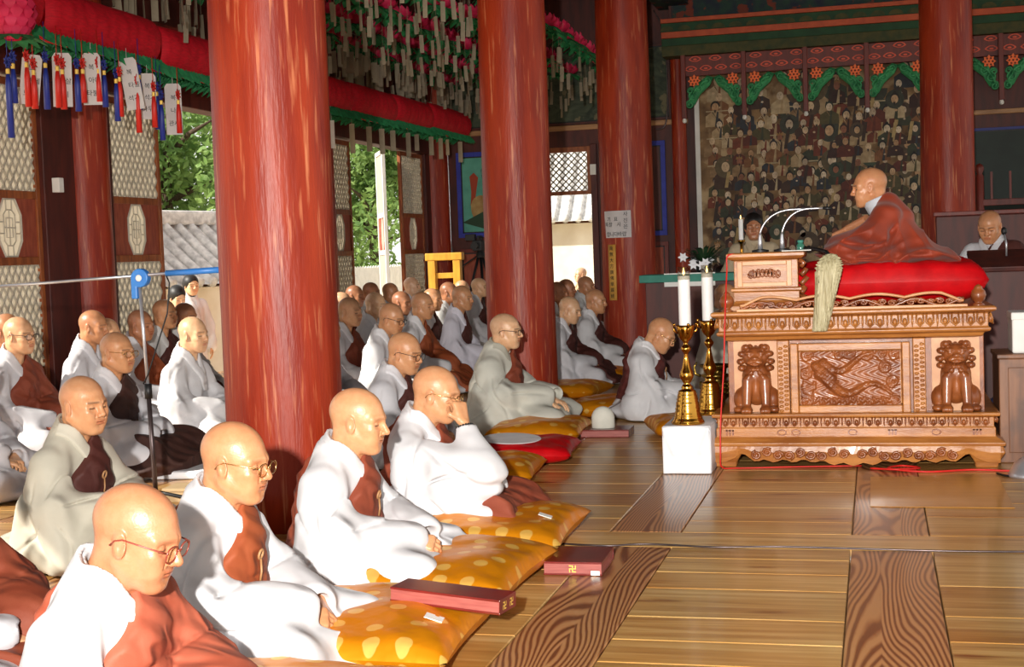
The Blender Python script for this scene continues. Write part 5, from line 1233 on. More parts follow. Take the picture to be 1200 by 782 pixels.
def place(V, F, pos, d, up, mirror=False):
    x = np.array(d, float); x /= np.linalg.norm(x); z = np.array(up, float); z -= x*(z @ x); z /= np.linalg.norm(z); y = np.cross(z, x)
    V = V*np.array([1, -1, 1]) if mirror else V; F = F[:, ::-1] if mirror else F
    return V @ np.stack([x, y, z]) + np.array(pos), F
# ---- robes (local frame: facing +x, seat on the floor at the origin, head about .70 up)
sst = lambda a, b, t: np.clip((t - a)/(b - a), 0, 1)**2*(3 - 2*np.clip((t - a)/(b - a), 0, 1))
ridge = lambda u: 1 - 2*np.abs(np.sin(u))**.8
tri = lambda u: np.arcsin(np.sin(u)*.985)*.6366
XY = 1.13
crease = lambda u, w: -np.exp(-(np.sin(u)/w)**2)
def folds(p, seed, amp):
    a = np.random.default_rng(seed).uniform(0, 6.28, 14); out = np.zeros(len(p), np.float32); x, y, z = p.T
    for s, k in ((-1, 0), (1, 4)):
        dx = x + .01; dz = z - .50; dy = y*s - .13; r = np.sqrt(dx*dx + dz*dz + .5*dy*dy); ang = np.arctan2(dx, -dz)
        m = sst(-.05, .07, y*s)
        u = ang*4.2 + .9*np.sin(r*8 + a[k]) + 2.0*dy + a[k + 1]
        u2 = ang*10 + 1.6*np.sin(r*12 + a[k + 2]) - 6*dy + a[k + 3]
        ex = x - .06; ez = z - .27; re = np.sqrt(ex*ex + ez*ez); ae = np.arctan2(ez, ex)
        u3 = ae*5 + 7*re + a[k + 1]
        out += m*sst(.06, .28, r)*(.0115*tri(u) + .0050*tri(u2)*sst(.16, .36, r) + .006*tri(u3)*sst(.05, .14, re)*sst(.34, .2, re))
        out += m*(.013*crease(ang*3.3 + .7*np.sin(r*7 + a[k + 3]) + 1.5*dy + a[k], .20)*sst(.10, .26, r) + .009*crease(ae*2.6 + 4*re + a[k + 2], .16)*sst(.03, .10, re)*sst(.30, .18, re))
    out += .005*np.sin(8*x + 6*z + a[8])*np.sin(8*y - 7*z + a[9])
    out += .0075*tri(14*x + 8*y + 2.5*np.sin(7*y + a[10]) + a[11])*sst(.22, .14, z)*sst(.0, .1, x)
    return out*amp
def torso(p):
    q = p*np.array([1, .80, 1], np.float32); r_ = p.copy(); r_[:, 1] = np.abs(r_[:, 1])
    d = rc(q, (-.05, 0, .13), (-.012, 0, .41), .158, .122)
    d = smin(d, rc(r_, (-.012, .04, .555), (-.014, .158, .462), .056, .060), .05)
    d = smin(d, rc(p, (-.035, 0, .46), (-.018, 0, .585), .10, .066), .05)
    return d
def laps(p):
    q = p.copy(); q[:, 1] = np.abs(q[:, 1])
    d = rc(q, (-.02, .11, .13), (.32, .235, .105), .112, .082)
    d = smin(d, rc(q, (.32, .22, .10), (.30, -.10, .095), .080, .068), .05)
    d = smin(d, el(p, (-.10, 0, .07), (.23, .28, .09)), .05)
    return smin(d, el(p, (.16, 0, .045), (.33, .33, .06)), .05)
def arm(p, s, elbow, wrist, r=(.064, .084, .078)):
    d = rc(p, (-.012, s*.162, .455), elbow, r[0], r[1]); return smin(d, rc(p, elbow, wrist, r[1], r[2]), .05)
ARMS = {'lap': ((.045, -.235, .27), (.25, -.065, .215)), 'raise': ((.30, -.185, .345), (.222, -.078, .535)), 'read': ((.05, -.25, .28), (.27, -.10, .25))}
def sleeve(p, kind, s=1):
    q = p*np.array([1, s, 1], np.float32)
    if kind == 'raise':
        d = arm(q, -1, *ARMS['raise'], r=(.070, .082, .055))
        d = smin(d, rc(q, (.29, -.19, .30), (.16, -.21, .20), .066, .08), .05); d = smin(d, rc(q, (.12, -.20, .38), (.12, -.22, .14), .06, .09), .06); d = smin(d, rc(q, (.22, -.19, .34), (.16, -.21, .20), .055, .08), .06)
        d = smin(d, rc(q, (.02, -.20, .40), (.02, -.23, .12), .065, .10), .06); d = smin(d, rc(q, (.33, -.16, .33), (.24, -.17, .19), .05, .07), .05)
        return d
    d = arm(q, -1, *ARMS['lap' if kind != 'read' else 'read'])
    d = smin(d, rc(q, (-.015, -.165, .45), (-.03, -.235, .10), .058, .115), .06)
    if kind in ('bell', 'read'):
        d = smin(d, rc(q, (.05, -.245, .24), (.12, -.265, .07), .085, .095), .06)
        d = smin(d, rc(q, (.20, -.12, .19), (.28, -.235, .09), .080, .10), .06)
    else:
        d = smin(d, rc(q, (.05, -.24, .23), (.20, -.19, .15), .085, .075), .05)
    return d
ROBES = {}
def robe_set(kind, style, seed, lo):
    """-> robe, collar and sash meshes as (V, F); kind: bell, lap, raise, read; style: belly, wide, strap, lapsash, none"""
    key = (kind, style, seed, lo)
    if key in ROBES: return ROBES[key]
    h = .0140 if lo else .0080; amp = .95 if lo else 1.0
    def neckcut(p, d): return smax(d, -rc(p, (.018, 0, .575), (.05, 0, .70), .056, .080), .010)
    def robe(p):
        d = smin(torso(p), laps(p), .05); d = smin(d, sleeve(p, 'lap' if kind == 'raise' else kind, -1), .03)
        d = smin(d, sleeve(p, kind), .022); d = d - folds(p, seed, amp*(1.5 if kind == 'raise' else 1.15))
        d = np.maximum(d, .012 - p[:, 2]); d = neckcut(p, d)
        for s, kd in ((-1, kind), (1, 'lap' if kind == 'raise' else kind)):
            e, w_ = ARMS['raise' if kd == 'raise' else ('read' if kd == 'read' else 'lap')]; e = np.array(e)*[1, -s, 1]; w_ = np.array(w_)*[1, -s, 1]; u = (w_ - e)/np.linalg.norm(w_ - e)
            d = smax(d, -rc(p, w_ + u*.02, w_ + u*.12, .036, .060), .010)
        return d
    def sash(p):
        t = torso(p); x, y, z = p.T
        if style == 'wide':
            t = smin(t, laps(p), .05); t = smin(t, sleeve(p, 'lap', -1), .03)
        elif style == 'lapsash': t = smin(t, laps(p) - .030, .05)
        t = t - folds(p, seed, amp*.9) - .019 - .0035*tri((y*.57 + z*.82)*95 + 8*x)
        reg = ((y - .012)*.36 - (z - .575)*.25)/.438 - .010*np.sin(z*26 + x*9)
        if style == 'strap': reg = np.minimum(np.minimum(reg, .075 + np.clip(.38 - z, 0, 1)*1.6 - y), x - .03)
        if style == 'belly': reg = np.minimum(reg, .10 + np.clip(.46 - z, 0, 1)*1.3 - y)
        reg = np.minimum(reg, y + .15 + .25*np.clip(z - .2, 0, 1)) if style == 'wide' else reg
        reg = np.minimum(reg, z - (.03 if style in ('wide', 'lapsash') else .16 - .25*np.clip(x, 0, .2)))
        return neckcut(p, smax(np.maximum(t, .014 - z), -reg, .008))
    def collar(p):
        x, y, z = p.T; t = torso(p) - folds(p, seed, amp*1.1)
        ax = -.020 + (z - .52)*.28; rr = np.sqrt((x - ax)**2 + (y*1.02)**2); ring = np.abs(rr - (.094 - .24*np.clip(z - .53, 0, .2))) - .0075
        ring = smax(np.maximum(ring, np.maximum(z - (.655 - .95*np.clip(x + .04, -.05, .3)), .46 - z)), x - .045, .01)
        def band(a, b_, wd, off):
            a = np.array(a); b_ = np.array(b_); q = np.stack([y, z], 1); d = b_ - a; tt = np.clip(((q - a) @ d)/(d @ d), 0, 1); dist = np.linalg.norm(q - a - tt[:, None]*d, axis=1)
            return smax(smax(t - off, dist - wd, .006), -(x + .015), .01)
        d = smin(ring, band((-.086, .60), (.040, .33), .029, .011), .012)
        d = smin(d, band((.086, .60), (.0, .42), .029, .008), .010)
        return neckcut(p, d)
    lo_ = (-.36, -.42, -.0); hi_ = (.52, .42, .70)
    R_ = nets(robe, lo_, hi_, h); C_ = nets(collar, (-.16, -.18, .34), (.22, .18, .70), .010 if lo else .0058)
    K_ = nets(sash, lo_, (.52, .42, .64), h) if style != 'none' else None
    ROBES[key] = tuple((q[0]*np.array([XY, XY, 1]), q[1]) if q else None for q in (R_, C_, K_)); return ROBES[key]
CLOTH = {}
def cloth(rgb, kind='robe'):
    if (rgb, kind) not in CLOTH:
        d = tuple(max(0, c - (8 if kind == 'robe' else 16)) for c in rgb)
        m = CLOTH[(rgb, kind)] = pmat('%s_cloth' % kind, S(*rgb), S(*d), 7, (1, 1, 1), .85 if kind == 'robe' else .7, bump=.10, bscale=300)
        n = m.node_tree.nodes; L = m.node_tree.links; b0 = n['Bump']       # soft creases of the cloth
        tc = n['Texture Coordinate']; mp = n.new('ShaderNodeMapping'); mp.inputs['Scale'].default_value = (1.0, 1.3, .55) if kind == 'robe' else (1, 2.2, 1.6); mp.inputs['Rotation'].default_value = (.3, .5, .2)
        L.new(tc.outputs['Object'], mp.inputs[0]); t = n.new('ShaderNodeTexNoise'); t.noise_type = 'RIDGED_MULTIFRACTAL'; t.inputs['Scale'].default_value = 5.5; t.inputs['Detail'].default_value = 1.6; t.inputs['Distortion'].default_value = .5
        L.new(mp.outputs[0], t.inputs['Vector']); b1 = n.new('ShaderNodeBump'); b1.inputs['Strength'].default_value = .9 if kind == 'robe' else .5; b1.inputs['Distance'].default_value = .05
        L.new(t.outputs[0], b1.inputs['Height']); L.new(b0.outputs[0], b1.inputs['Normal']); L.new(b1.outputs[0], n['Principled BSDF'].inputs['Normal'])
    return CLOTH[(rgb, kind)]
RME = {}
def garment(name, key, part, VF, rgb, kind, parent, zs, M4=None):
    k = (key, part, rgb)
    if k not in RME: RME[k] = fast_mesh(name, VF[0], VF[1], cloth(rgb, kind))
    o = link(name, RME[k], parent); o.scale = (1, 1, zs); return o
TONES = [S(218, 168, 128), S(208, 152, 110), S(226, 180, 140), S(196, 138, 98), S(178, 122, 88), S(232, 186, 150)]
WHITE = (212, 210, 212); GREY = (198, 196, 194); BEIGE = (186, 180, 164); LGREY = (204, 202, 206)
BRN = (136, 64, 40); DBR = (78, 34, 26); ORB = (150, 74, 36); TER = (168, 86, 62); MAR = (92, 36, 30); BLKB = (66, 36, 28)
def ring_of(cx, cz, rx, rz, y=0, n=18, p=2.6): 
    return [(cx + rx*math.copysign(abs(math.cos(t))**(2/p), math.cos(t)), y, cz + rz*math.copysign(abs(math.sin(t))**(2/p), math.sin(t))) for t in np.linspace(0, 2*PI, n + 1)[:-1]]
def glasses_mb():
    g = MB(); l = MB()
    for s in (-1, 1):
        P = [(.104 - .25*(abs(y))**1.6*4*.2, y, z) for y, _, z in ring_of(s*.034, -.004, .0255, .019)]; g.tube(P, .0019, 6, closed=True)
        l.add(P, [tuple(range(len(P)))])
        g.tube([(.098, s*.059, .004), (.09, s*.070, .006), (.0, s*.083, .010), (-.018, s*.082, .002), (-.028, s*.080, -.012)], .0019, 6)
    g.tube([(.104, -.009, .0), (.110, 0, .004), (.104, .009, .0)], .0018, 6)
    return g, l
GL = {}
def add_glasses(parent, mat, T):
    if 'g' not in GL: GL['g'] = glasses_mb()
    g, l = GL['g']; V = np.array(g.V); V = V @ T[0].T + T[1]; o = mesh_obj('glasses', V, g.F, mat, parent)
    V = np.array(l.V) @ T[0].T + T[1]; mesh_obj('lens', V, l.F, M['glass'], o, smooth=False)
M['goldframe'] = pmat('gold_frame', S(210, 170, 110), rough=.25, metal=1); M['brownframe'] = pmat('brown_frame', S(120, 48, 34), rough=.3); M['darkframe'] = pmat('dark_frame', S(40, 32, 30), rough=.3)
def monk(label, px, py, z=.67, robe='lap', sash='wide', rc_=LGREY, sc=BRN, seed=1, lo=True, hk=0, tone=0, yaw=0.0, hyaw=0.0, hpitch=.1, hroll=0, glasses=None, stub=.35, hands='lap', group=None, hx=.055, pos=None, hs=1.09, body_yaw=None, old=0, beads=None, collar=None, bs=1.0):
    zs = z/.70; by = yaw
    cb, sb = math.cos(by), math.sin(by)
    q = onz(px, py, z) if pos is None else np.array(pos)
    if pos is None and q[0] < -6.12: q = onx(px, py, -6.12); z = q[2]; zs = z/.70
    root_loc = np.array([q[0] - cb*hx, q[1] - sb*hx, 0])
    HV, HF = head(hk, lo); Rm = rotm(hyaw, hpitch, hroll); piv = np.array([-.03, 0, -.13])
    hv = ((HV - piv) @ Rm.T + piv); ctr = np.array([hx, 0, z]); nb = ctr + (0)
    V = [hv*hs + ctr]; F = [HF]; Cc = [head_colour(HV, TONES[tone], stub, old)]; n = len(HV)
    T = (Rm*hs, ctr + hs*(piv - Rm @ piv))
    def put(VF, col):
        nonlocal n
        V.append(VF[0]); F.append(np.asarray(VF[1]) + n); Cc.append(np.tile(np.array(col)[:3], (len(VF[0]), 1))); n += len(VF[0])
    tone_c = np.array(TONES[tone])
    # trunk under the robe, joined to the neck
    if 'trunk' not in HEADS:
        HEADS['trunk'] = nets(lambda p: smin(smin(rc(p*np.array([1, .8, 1], np.float32), (-.03, 0, .16), (-.01, 0, .42), .10, .085), rc(p, (-.02, -.12, .45), (-.02, .12, .45), .035, .035), .05), rc(p, (-.01, 0, .45), (.0, 0, .56), .055, .050), .04), (-.2, -.2, .03), (.2, .2, .64), .02)
    tv, tf = HEADS['trunk']; put((tv*np.array([1.05, 1.05, zs]), tf), tone_c)
    if hands:
        hl = lo; X_ = lambda p: (p[0]*XY*bs - .01, p[1]*XY*bs, p[2])
        _pl = place
        def place2(VF, pos, d, up, mir=False): return _pl(VF[0], VF[1], X_(pos), d, up, mir)
        if hands == 'lap':
            put(place2(hand('rest', hl), (.255, -.055, .205*zs), (.75, .62, -.30), (.35, -.1, 1)), tone_c); put(place2(hand('rest', hl), (.26, .06, .20*zs), (.65, -.68, -.2), (.2, .1, 1), True), tone_c)
        elif hands == 'clasp':
            put(place2(hand('curl', hl), (.275, -.065, .205*zs), (.72, .62, -.30), (.62, -.45, .8)), tone_c); put(place2(hand('curl', hl), (.28, .075, .20*zs), (.60, -.74, -.24), (.55, .45, .7), True), tone_c)
        elif hands == 'beads':
            put(place2(hand('curl', hl), (.275, -.085, .225*zs), (.9, .28, -.30), (.2, -.55, .8)), tone_c); put(place2(hand('rest', hl), (.27, .075, .19*zs), (.6, -.7, -.2), (.2, .1, 1), True), tone_c)
        elif hands == 'raise':
            put(place2(hand('pinch', hl), (.218, -.078, .565*zs), (-.30, .30, .90), (.90, -.55, .35)), tone_c); put(place2(hand('rest', hl), (.26, .06, .20*zs), (.65, -.68, -.2), (.2, .1, 1), True), tone_c)
        elif hands == 'knees':
            put(place2(hand('rest', hl), (.27, -.10, .235*zs), (.9, .12, -.45), (.5, 0, 1)), tone_c); put(place2(hand('rest', hl), (.29, .05, .215*zs), (.9, -.2, -.35), (.4, 0, 1), True), tone_c)
    me = fast_mesh('person', np.concatenate(V), np.concatenate(F), M['skin'], col=np.concatenate(Cc))
    root = link('person', me); root.location = root_loc; root.rotation_euler = (0, 0, by); tag(root, label, 'person', group)
    rs = robe_set(robe, sash, seed, lo); key = (robe, sash, seed, lo)
    garment('robe', key, 'r', rs[0], rc_, 'robe', root, zs); garment('collar', key, 'c', rs[1], collar or tuple(min(255, c + 6) for c in rc_), 'robe', root, zs)
    if rs[2] is not None: garment('sash', key, 'k', rs[2], sc, 'sash', root, zs)
    if bs != 1:
        for c_ in root.children: c_.scale = (bs, bs, zs) if c_.name.split('.')[0] != 'collar' else (1.02, 1.02, zs)
    if sash in ('strap', 'belly') and not lo:
        kb = MB(); kb.tube([(.148 + .004*math.sin(t), -.005 + .014*math.cos(t), .385 + .016*math.sin(t)) for t in np.linspace(0, 2*PI, 13)[:-1]], .0045, 6, closed=True); kb.tube([(.15, -.01, .37), (.155, -.02, .33), (.15, -.022, .30)], .004, 5); o = kb.build('sash_ring', M['tan'], root, smooth=True); o.scale = (1, 1, zs)
    if glasses: add_glasses(root, M[glasses], T)
    if beads:
        b_ = MB(); c_, ax, r = [np.array(a, float) if not isinstance(a, float) else a for a in beads]; ax = ax/np.linalg.norm(ax); u = np.cross(ax, [0, 0, 1.0]); u /= np.linalg.norm(u); v = np.cross(ax, u)
        for k in range(16): t = 2*PI*k/16; b_.ell(c_ + r*(u*math.cos(t) + v*math.sin(t)), (.0068,)*3, 8, 6)
        b_.build('bead_bracelet', M['black'], root, smooth=True)
    return root
# ---- the front row beside the aisle
hi = dict(lo=False)
monk('front shaven monk at the lower left corner with brown glasses, bowed over a terracotta sash', 143, 622, .645, 'bell', 'wide', WHITE, TER, 11, hk=2, tone=4, hpitch=.30, hyaw=.06, glasses='brownframe', stub=.12, old=1, hands='lap', **hi)
monk('shaven monk in white with gold glasses and hands clasped, second in the front row', 270, 540, .67, 'bell', 'belly', WHITE, ORB, 12, hk=0, tone=3, hpitch=.14, hyaw=.0, glasses='goldframe', stub=.15, old=1, hands='clasp', **hi)
monk('old shaven monk in white holding black beads in his lap, third in the front row', 415, 492, .665, 'bell', 'belly', WHITE, BRN, 13, hk=2, tone=1, hpitch=.14, hyaw=.05, stub=.12, old=1, hands='beads', beads=((.36, -.045, .185), (.6, .6, .5), .028), **hi)
monk('monk in white with glasses raising his hand to his nose', 505, 460, .67, 'raise', 'lapsash', WHITE, BRN, 14, hk=0, tone=1, hpitch=.20, hyaw=.05, glasses='goldframe', stub=.2, old=1, hands='raise', beads=((.243, -.088, .520), (-.3, .3, .9), .033), **hi)
monk('grey-robed monk in glasses sitting before the second red pillar', 592, 388, .735, 'read', 'strap', (204, 202, 190), BRN, 15, hk=2, tone=2, hpitch=.06, hyaw=-.05, glasses='darkframe', stub=.6, hands='knees', collar=(176, 172, 158), bs=1.18, **hi)
monk('shaven monk in grey with thin glasses looking down behind the monk raising his hand', 470, 412, .71, 'bell', 'strap', LGREY, DBR, 16, hk=0, tone=1, hpitch=.22, hyaw=-.15, glasses='darkframe', stub=.15, **hi)
monk('bowed shaven monk in pale grey robe left of the brass candlesticks', 765, 388, .665, 'bell', 'belly', WHITE, MAR, 17, hk=1, tone=1, hpitch=.50, hyaw=.0, stub=.12, glasses='goldframe', old=1, **hi)
# ---- left group
monk('frowning monk in a beige robe with a thin red strap, left of the microphone stand', 97, 474, .70, 'bell', 'strap', BEIGE, DBR, 18, hk=1, tone=1, hpitch=.08, hyaw=-.22, stub=.5, **hi)
monk('monk with glasses and a black-brown sash right behind the microphone stand', 137, 413, .77, 'bell', 'lapsash', LGREY, BLKB, 19, hk=1, tone=1, hpitch=.05, hyaw=-.12, glasses='goldframe', stub=.6, hands='lap', **hi)
monk('shaven monk in glasses with a wide red-brown sash at the far left edge', 22, 393, .86, 'bell', 'wide', LGREY, BRN, 20, hk=3, tone=0, hpitch=.06, hyaw=-.1, glasses='darkframe', stub=.3, **hi)
ph = dict(lo=True)
monk('monk whose sleeve alone shows at the left edge, head outside the picture', -38, 430, .76, 'bell', 'belly', LGREY, BRN, 1, tone=0)
monk('monk whose brown lap alone shows at the lower left edge', 0, 0, .67, 'lap', 'wide', LGREY, BRN, 2, tone=0, pos=(-2.82, 3.75, .67))
L = [
 ('monk half hidden behind the far left monk in glasses, against the lattice', 8, 388, 0.876, 'bell', 'none', LGREY, BRN, 1, 1, 3, 0, .1, None),
 ('monk sitting against the round wall pillar, his back in grey', 108, 383, 0.864, 'bell', 'none', LGREY, BRN, 1, 0, 3, .15, .1, None),
 ('monk with sunlit white shoulders next to the round wall pillar', 124, 391, 0.773, 'bell', 'none', WHITE, BRN, 3, 0, 0, .15, .12, None),
 ('dark-faced monk with an orange sash directly behind the thin microphone tube', 164, 381, 0.826, 'lap', 'wide', LGREY, ORB, 2, 1, 4, 0, .08, None),
 ('monk with dark stubble and a brown sash by the open side doorway', 193, 368, 0.886, 'lap', 'wide', GREY, DBR, 2, 0, 1, -.05, .05, None),
 ('monk with cropped hair closest to the edge of the nearest pillar, by the side doorway', 216, 371, 0.840, 'bell', 'none', GREY, DBR, 3, 3, 4, -.05, .12, None),
 ('monk seen from behind in a bright white robe, cut off by the nearest pillar', 226, 392, 0.807, 'bell', 'none', WHITE, BRN, 1, 0, 2, -.1, .06, None),
 ('monk with brown sash nearest the right edge of the first pillar, looking down', 380, 385, 0.780, 'lap', 'belly', LGREY, DBR, 2, 1, 1, -.1, .2, None),
 ('broad-faced monk with a red-brown sash, second row right of the first pillar', 409, 365, 0.842, 'bell', 'wide', LGREY, BRN, 2, 1, 0, -.1, .1, None),
 ('monk between the first pillar and the broad-faced monk, partly hidden', 386, 361, 0.819, 'bell', 'none', WHITE, BRN, 1, 0, 2, -.1, .1, None),
 ('monk just peeking out from the edge of the first pillar', 369, 366, 0.816, 'bell', 'none', GREY, BRN, 3, 0, 1, 0, .1, None),
 ('farther monk by the first pillar with only the crown of his head in view', 370, 353, 0.850, 'bell', 'none', GREY, BRN, 3, 0, 0, 0, .1, None),
 ('monk in thin glasses looking down, in front of the bright side doorway', 455, 372, 0.812, 'bell', 'none', WHITE, BRN, 3, 0, 1, -.1, .25, 'darkframe'),
 ('monk in a white robe behind the one in thin glasses', 439, 357, 0.834, 'bell', 'none', WHITE, BRN, 1, 3, 2, -.05, .12, None),
 ('monk with bright white shoulder and orange-brown sash, left of the second pillar', 494, 358, 0.845, 'lap', 'wide', WHITE, ORB, 2, 3, 1, -.05, .1, None),
 ('monk in pale lilac-grey robe with narrow dark strap, close left of the second pillar', 541, 349, 0.869, 'bell', 'strap', (216, 212, 222), DBR, 1, 1, 1, -.05, .08, None),
 ('upright monk cut off by the left edge of the second pillar', 562, 337, 0.867, 'lap', 'wide', LGREY, DBR, 2, 0, 2, 0, .02, None),
 ('pink-faced monk lit by the side doorway, in front of the lattice door', 483, 336, 0.905, 'bell', 'none', WHITE, BRN, 3, 3, 5, .1, 0, None),
 ('dark-headed monk in front of the lattice leaf left of the bright side doorway', 415, 347, 0.876, 'lap', 'wide', GREY, DBR, 2, 0, 4, 0, .1, None),
 ('backlit dark-headed monk at the middle of the bright side doorway', 435, 343, 0.888, 'lap', 'wide', GREY, DBR, 2, 1, 4, 0, .05, None),
 ('monk with a rim-lit head against the white board fence', 457, 343, 0.857, 'bell', 'none', LGREY, BRN, 1, 0, 3, 0, .1, None),
 ('monk with cropped hair right of the one in thin glasses', 470, 355, 0.813, 'bell', 'none', GREY, BRN, 3, 0, 4, -.1, .1, None),
 ('monk whose face overlaps the orange-sashed monk, left of the yellow stand', 506, 351, 0.813, 'lap', 'wide', LGREY, DBR, 2, 0, 1, 0, .1, None),
 ('monk in the gap below the left post of the yellow stand', 515, 351, 0.752, 'lap', 'wide', LGREY, DBR, 2, 3, 3, 0, .1, None),
 ('monk with dark stubble below the right post of the yellow stand', 526, 343, 0.861, 'bell', 'none', GREY, BRN, 3, 0, 4, 0, .05, None),
 ('monk with only the top of his head showing below the tripod', 541, 339, 0.827, 'bell', 'none', GREY, BRN, 3, 1, 0, 0, .1, None),
 ('fair-headed monk low behind the dark-headed ones by the lattice leaf', 400, 356, 0.829, 'bell', 'none', LGREY, BRN, 1, 2, 2, 0, .1, None),
 ('shaven monk right of the second pillar looking down over a brown sash', 664, 362, 0.750, 'bell', 'wide', LGREY, DBR, 2, 1, 2, 0, .25, None),
 ('monk in white with a dark brown sash in front of the third pillar', 697, 353, 0.770, 'bell', 'wide', WHITE, DBR, 2, 1, 1, 0, .1, None),
 ('dark-headed monk in the back doorway right of the second pillar', 664, 339, 0.830, 'bell', 'none', GREY, BRN, 3, 0, 4, 0, .05, None),
 ('monk in grey sitting inside the right side of the back doorway', 686, 335, 0.840, 'bell', 'none', GREY, BRN, 1, 0, 3, 0, .1, None),
 ('monk just visible at the right edge of the second pillar in the doorway', 653, 343, 0.830, 'bell', 'none', GREY, BRN, 3, 1, 4, 0, .1, None),
 ('seated monk in white hidden behind the candles, right of the bowed monk', 806, 345, 0.860, 'bell', 'wide', WHITE, DBR, 2, 0, 2, 0, .15, None),
 ('bald monk glimpsed between the rear candle and the pulpit', 848, 349, 0.852, 'bell', 'none', BEIGE, BRN, 3, 1, 1, 0, .2, None),
]
for (lab, px, py, z, rb, st, rc_, sc, sd, hk, tn, yw, hp, gl_) in L:
    monk(lab, px, py, z, rb, st, rc_, sc, {1: 1, 2: 2, 3: 3}[sd], True, hk, tn, yaw=yw*.5, hyaw=-.08 + yw*.4, hpitch=hp, glasses=gl_, stub=[.3, .5, .25, .6, .8, .2][tn], hands='lap' if st != 'none' else None, hs=1.08)
# ---- the speaker on the pulpit: wrapped wholly in a red-brown robe, facing left
SPK = (150, 52, 20)
def speaker():
    def shell(p):
        d = torso(p); d = smin(d, laps(p), .08)
        for s in (-1, 1):
            q = p*np.array([1, -s, 1], np.float32); d = smin(d, arm(q, -1, (.10, -.25, .27), (.30, -.08, .20), (.075, .09, .085)), .05)
        d = smin(d, el(p, (.16, 0, .10), (.34, .34, .10)), .06); d = smin(d, rc(p, (-.06, 0, .10), (-.22, 0, .05), .2, .12), .06)
        a = np.arctan2(p[:, 0] + .02, .56 - p[:, 2]); r = np.sqrt((p[:, 0] + .02)**2 + (p[:, 2] - .56)**2)
        fo = .016*ridge(a*5 + 1.3*np.sin(r*8 + 1) + 3*p[:, 1])*sst(.08, .35, r) + .009*ridge(a*11 - 4*r + 5*p[:, 1] + 2)*sst(.15, .4, r) + .012*ridge(p[:, 2]*24 + 3*np.sin(p[:, 0]*9))*sst(.26, .12, p[:, 2])
        d = np.maximum(d - fo, .004 - p[:, 2])
        return smax(d, -rc(p, (.03, 0, .585), (.07, 0, .72), .064, .085), .012)
    q = ony(1021, 219, 8.78); z0 = 1.155
    HV, HF = head(3, False); Rm = rotm(.12, .10, 0); piv = np.array([-.03, 0, -.13]); hx = .16; hz = q[2] - z0; sc_ = hz/.70
    ctr = np.array([hx, 0, hz]); hv = ((HV - piv) @ Rm.T + piv)*.98 + ctr
    V = [hv]; F = [HF]; C_ = [head_colour(HV, TONES[3], .35)]; n = len(hv)
    for mir, pos, d in ((False, (.30, -.07, .22), (.8, .5, -.3)), (True, (.30, .07, .22), (.8, -.5, -.3))):
        v, f = place(*hand('curl', False), pos, d, (.3, 0, 1), mir); V.append(v); F.append(f + n); C_.append(np.tile(np.array(TONES[4])[:3], (len(v), 1))); n += len(v)
    tv, tf = HEADS['trunk']; lean = np.array([[1, 0, .22], [0, 1, 0], [0, 0, 1]]); v = (tv*np.array([1, 1, sc_])) @ lean.T; V.append(v); F.append(tf + n); C_.append(np.tile(np.array(TONES[4])[:3], (len(v), 1)))
    me = fast_mesh('person', np.concatenate(V), np.concatenate(F), M['skin'], col=np.concatenate(C_)); root = link('person', me); root.location = (q[0] + hx, q[1], z0); root.rotation_euler = (0, 0, PI - .12)
    tag(root, 'shaven monk in a red-brown robe seated on the pulpit speaking towards the left', 'person')
    v, f = nets(shell, (-.45, -.46, -.01), (.56, .46, .68), .0095); v = (v*np.array([1.0, 1, sc_])) @ np.array([[1, 0, .22], [0, 1, 0], [0, 0, 1]]).T
    link('robe', fast_mesh('robe', v, f, pmat('speaker_robe', S(*SPK), S(126, 42, 16), 5, rough=.65, bump=.08, bscale=200, sheen=.1)), root)
    def col_(p):
        x, y, z = p.T; ax = .10 + (z - .52)*.35; rr = np.sqrt((x - ax)**2 + y**2); d = np.abs(rr - (.094 - .2*np.clip(z - .52, 0, .2))) - .008
        return np.maximum(d, np.maximum(z - (.635 - .6*np.clip(x - .06, -.05, .3)), .45 - z))
    v, f = nets(col_, (-.06, -.16, .43), (.28, .16, .70), .008); v = v*np.array([1, 1, sc_]); link('collar', fast_mesh('collar', v, f, cloth((196, 198, 206))), root)
speaker()
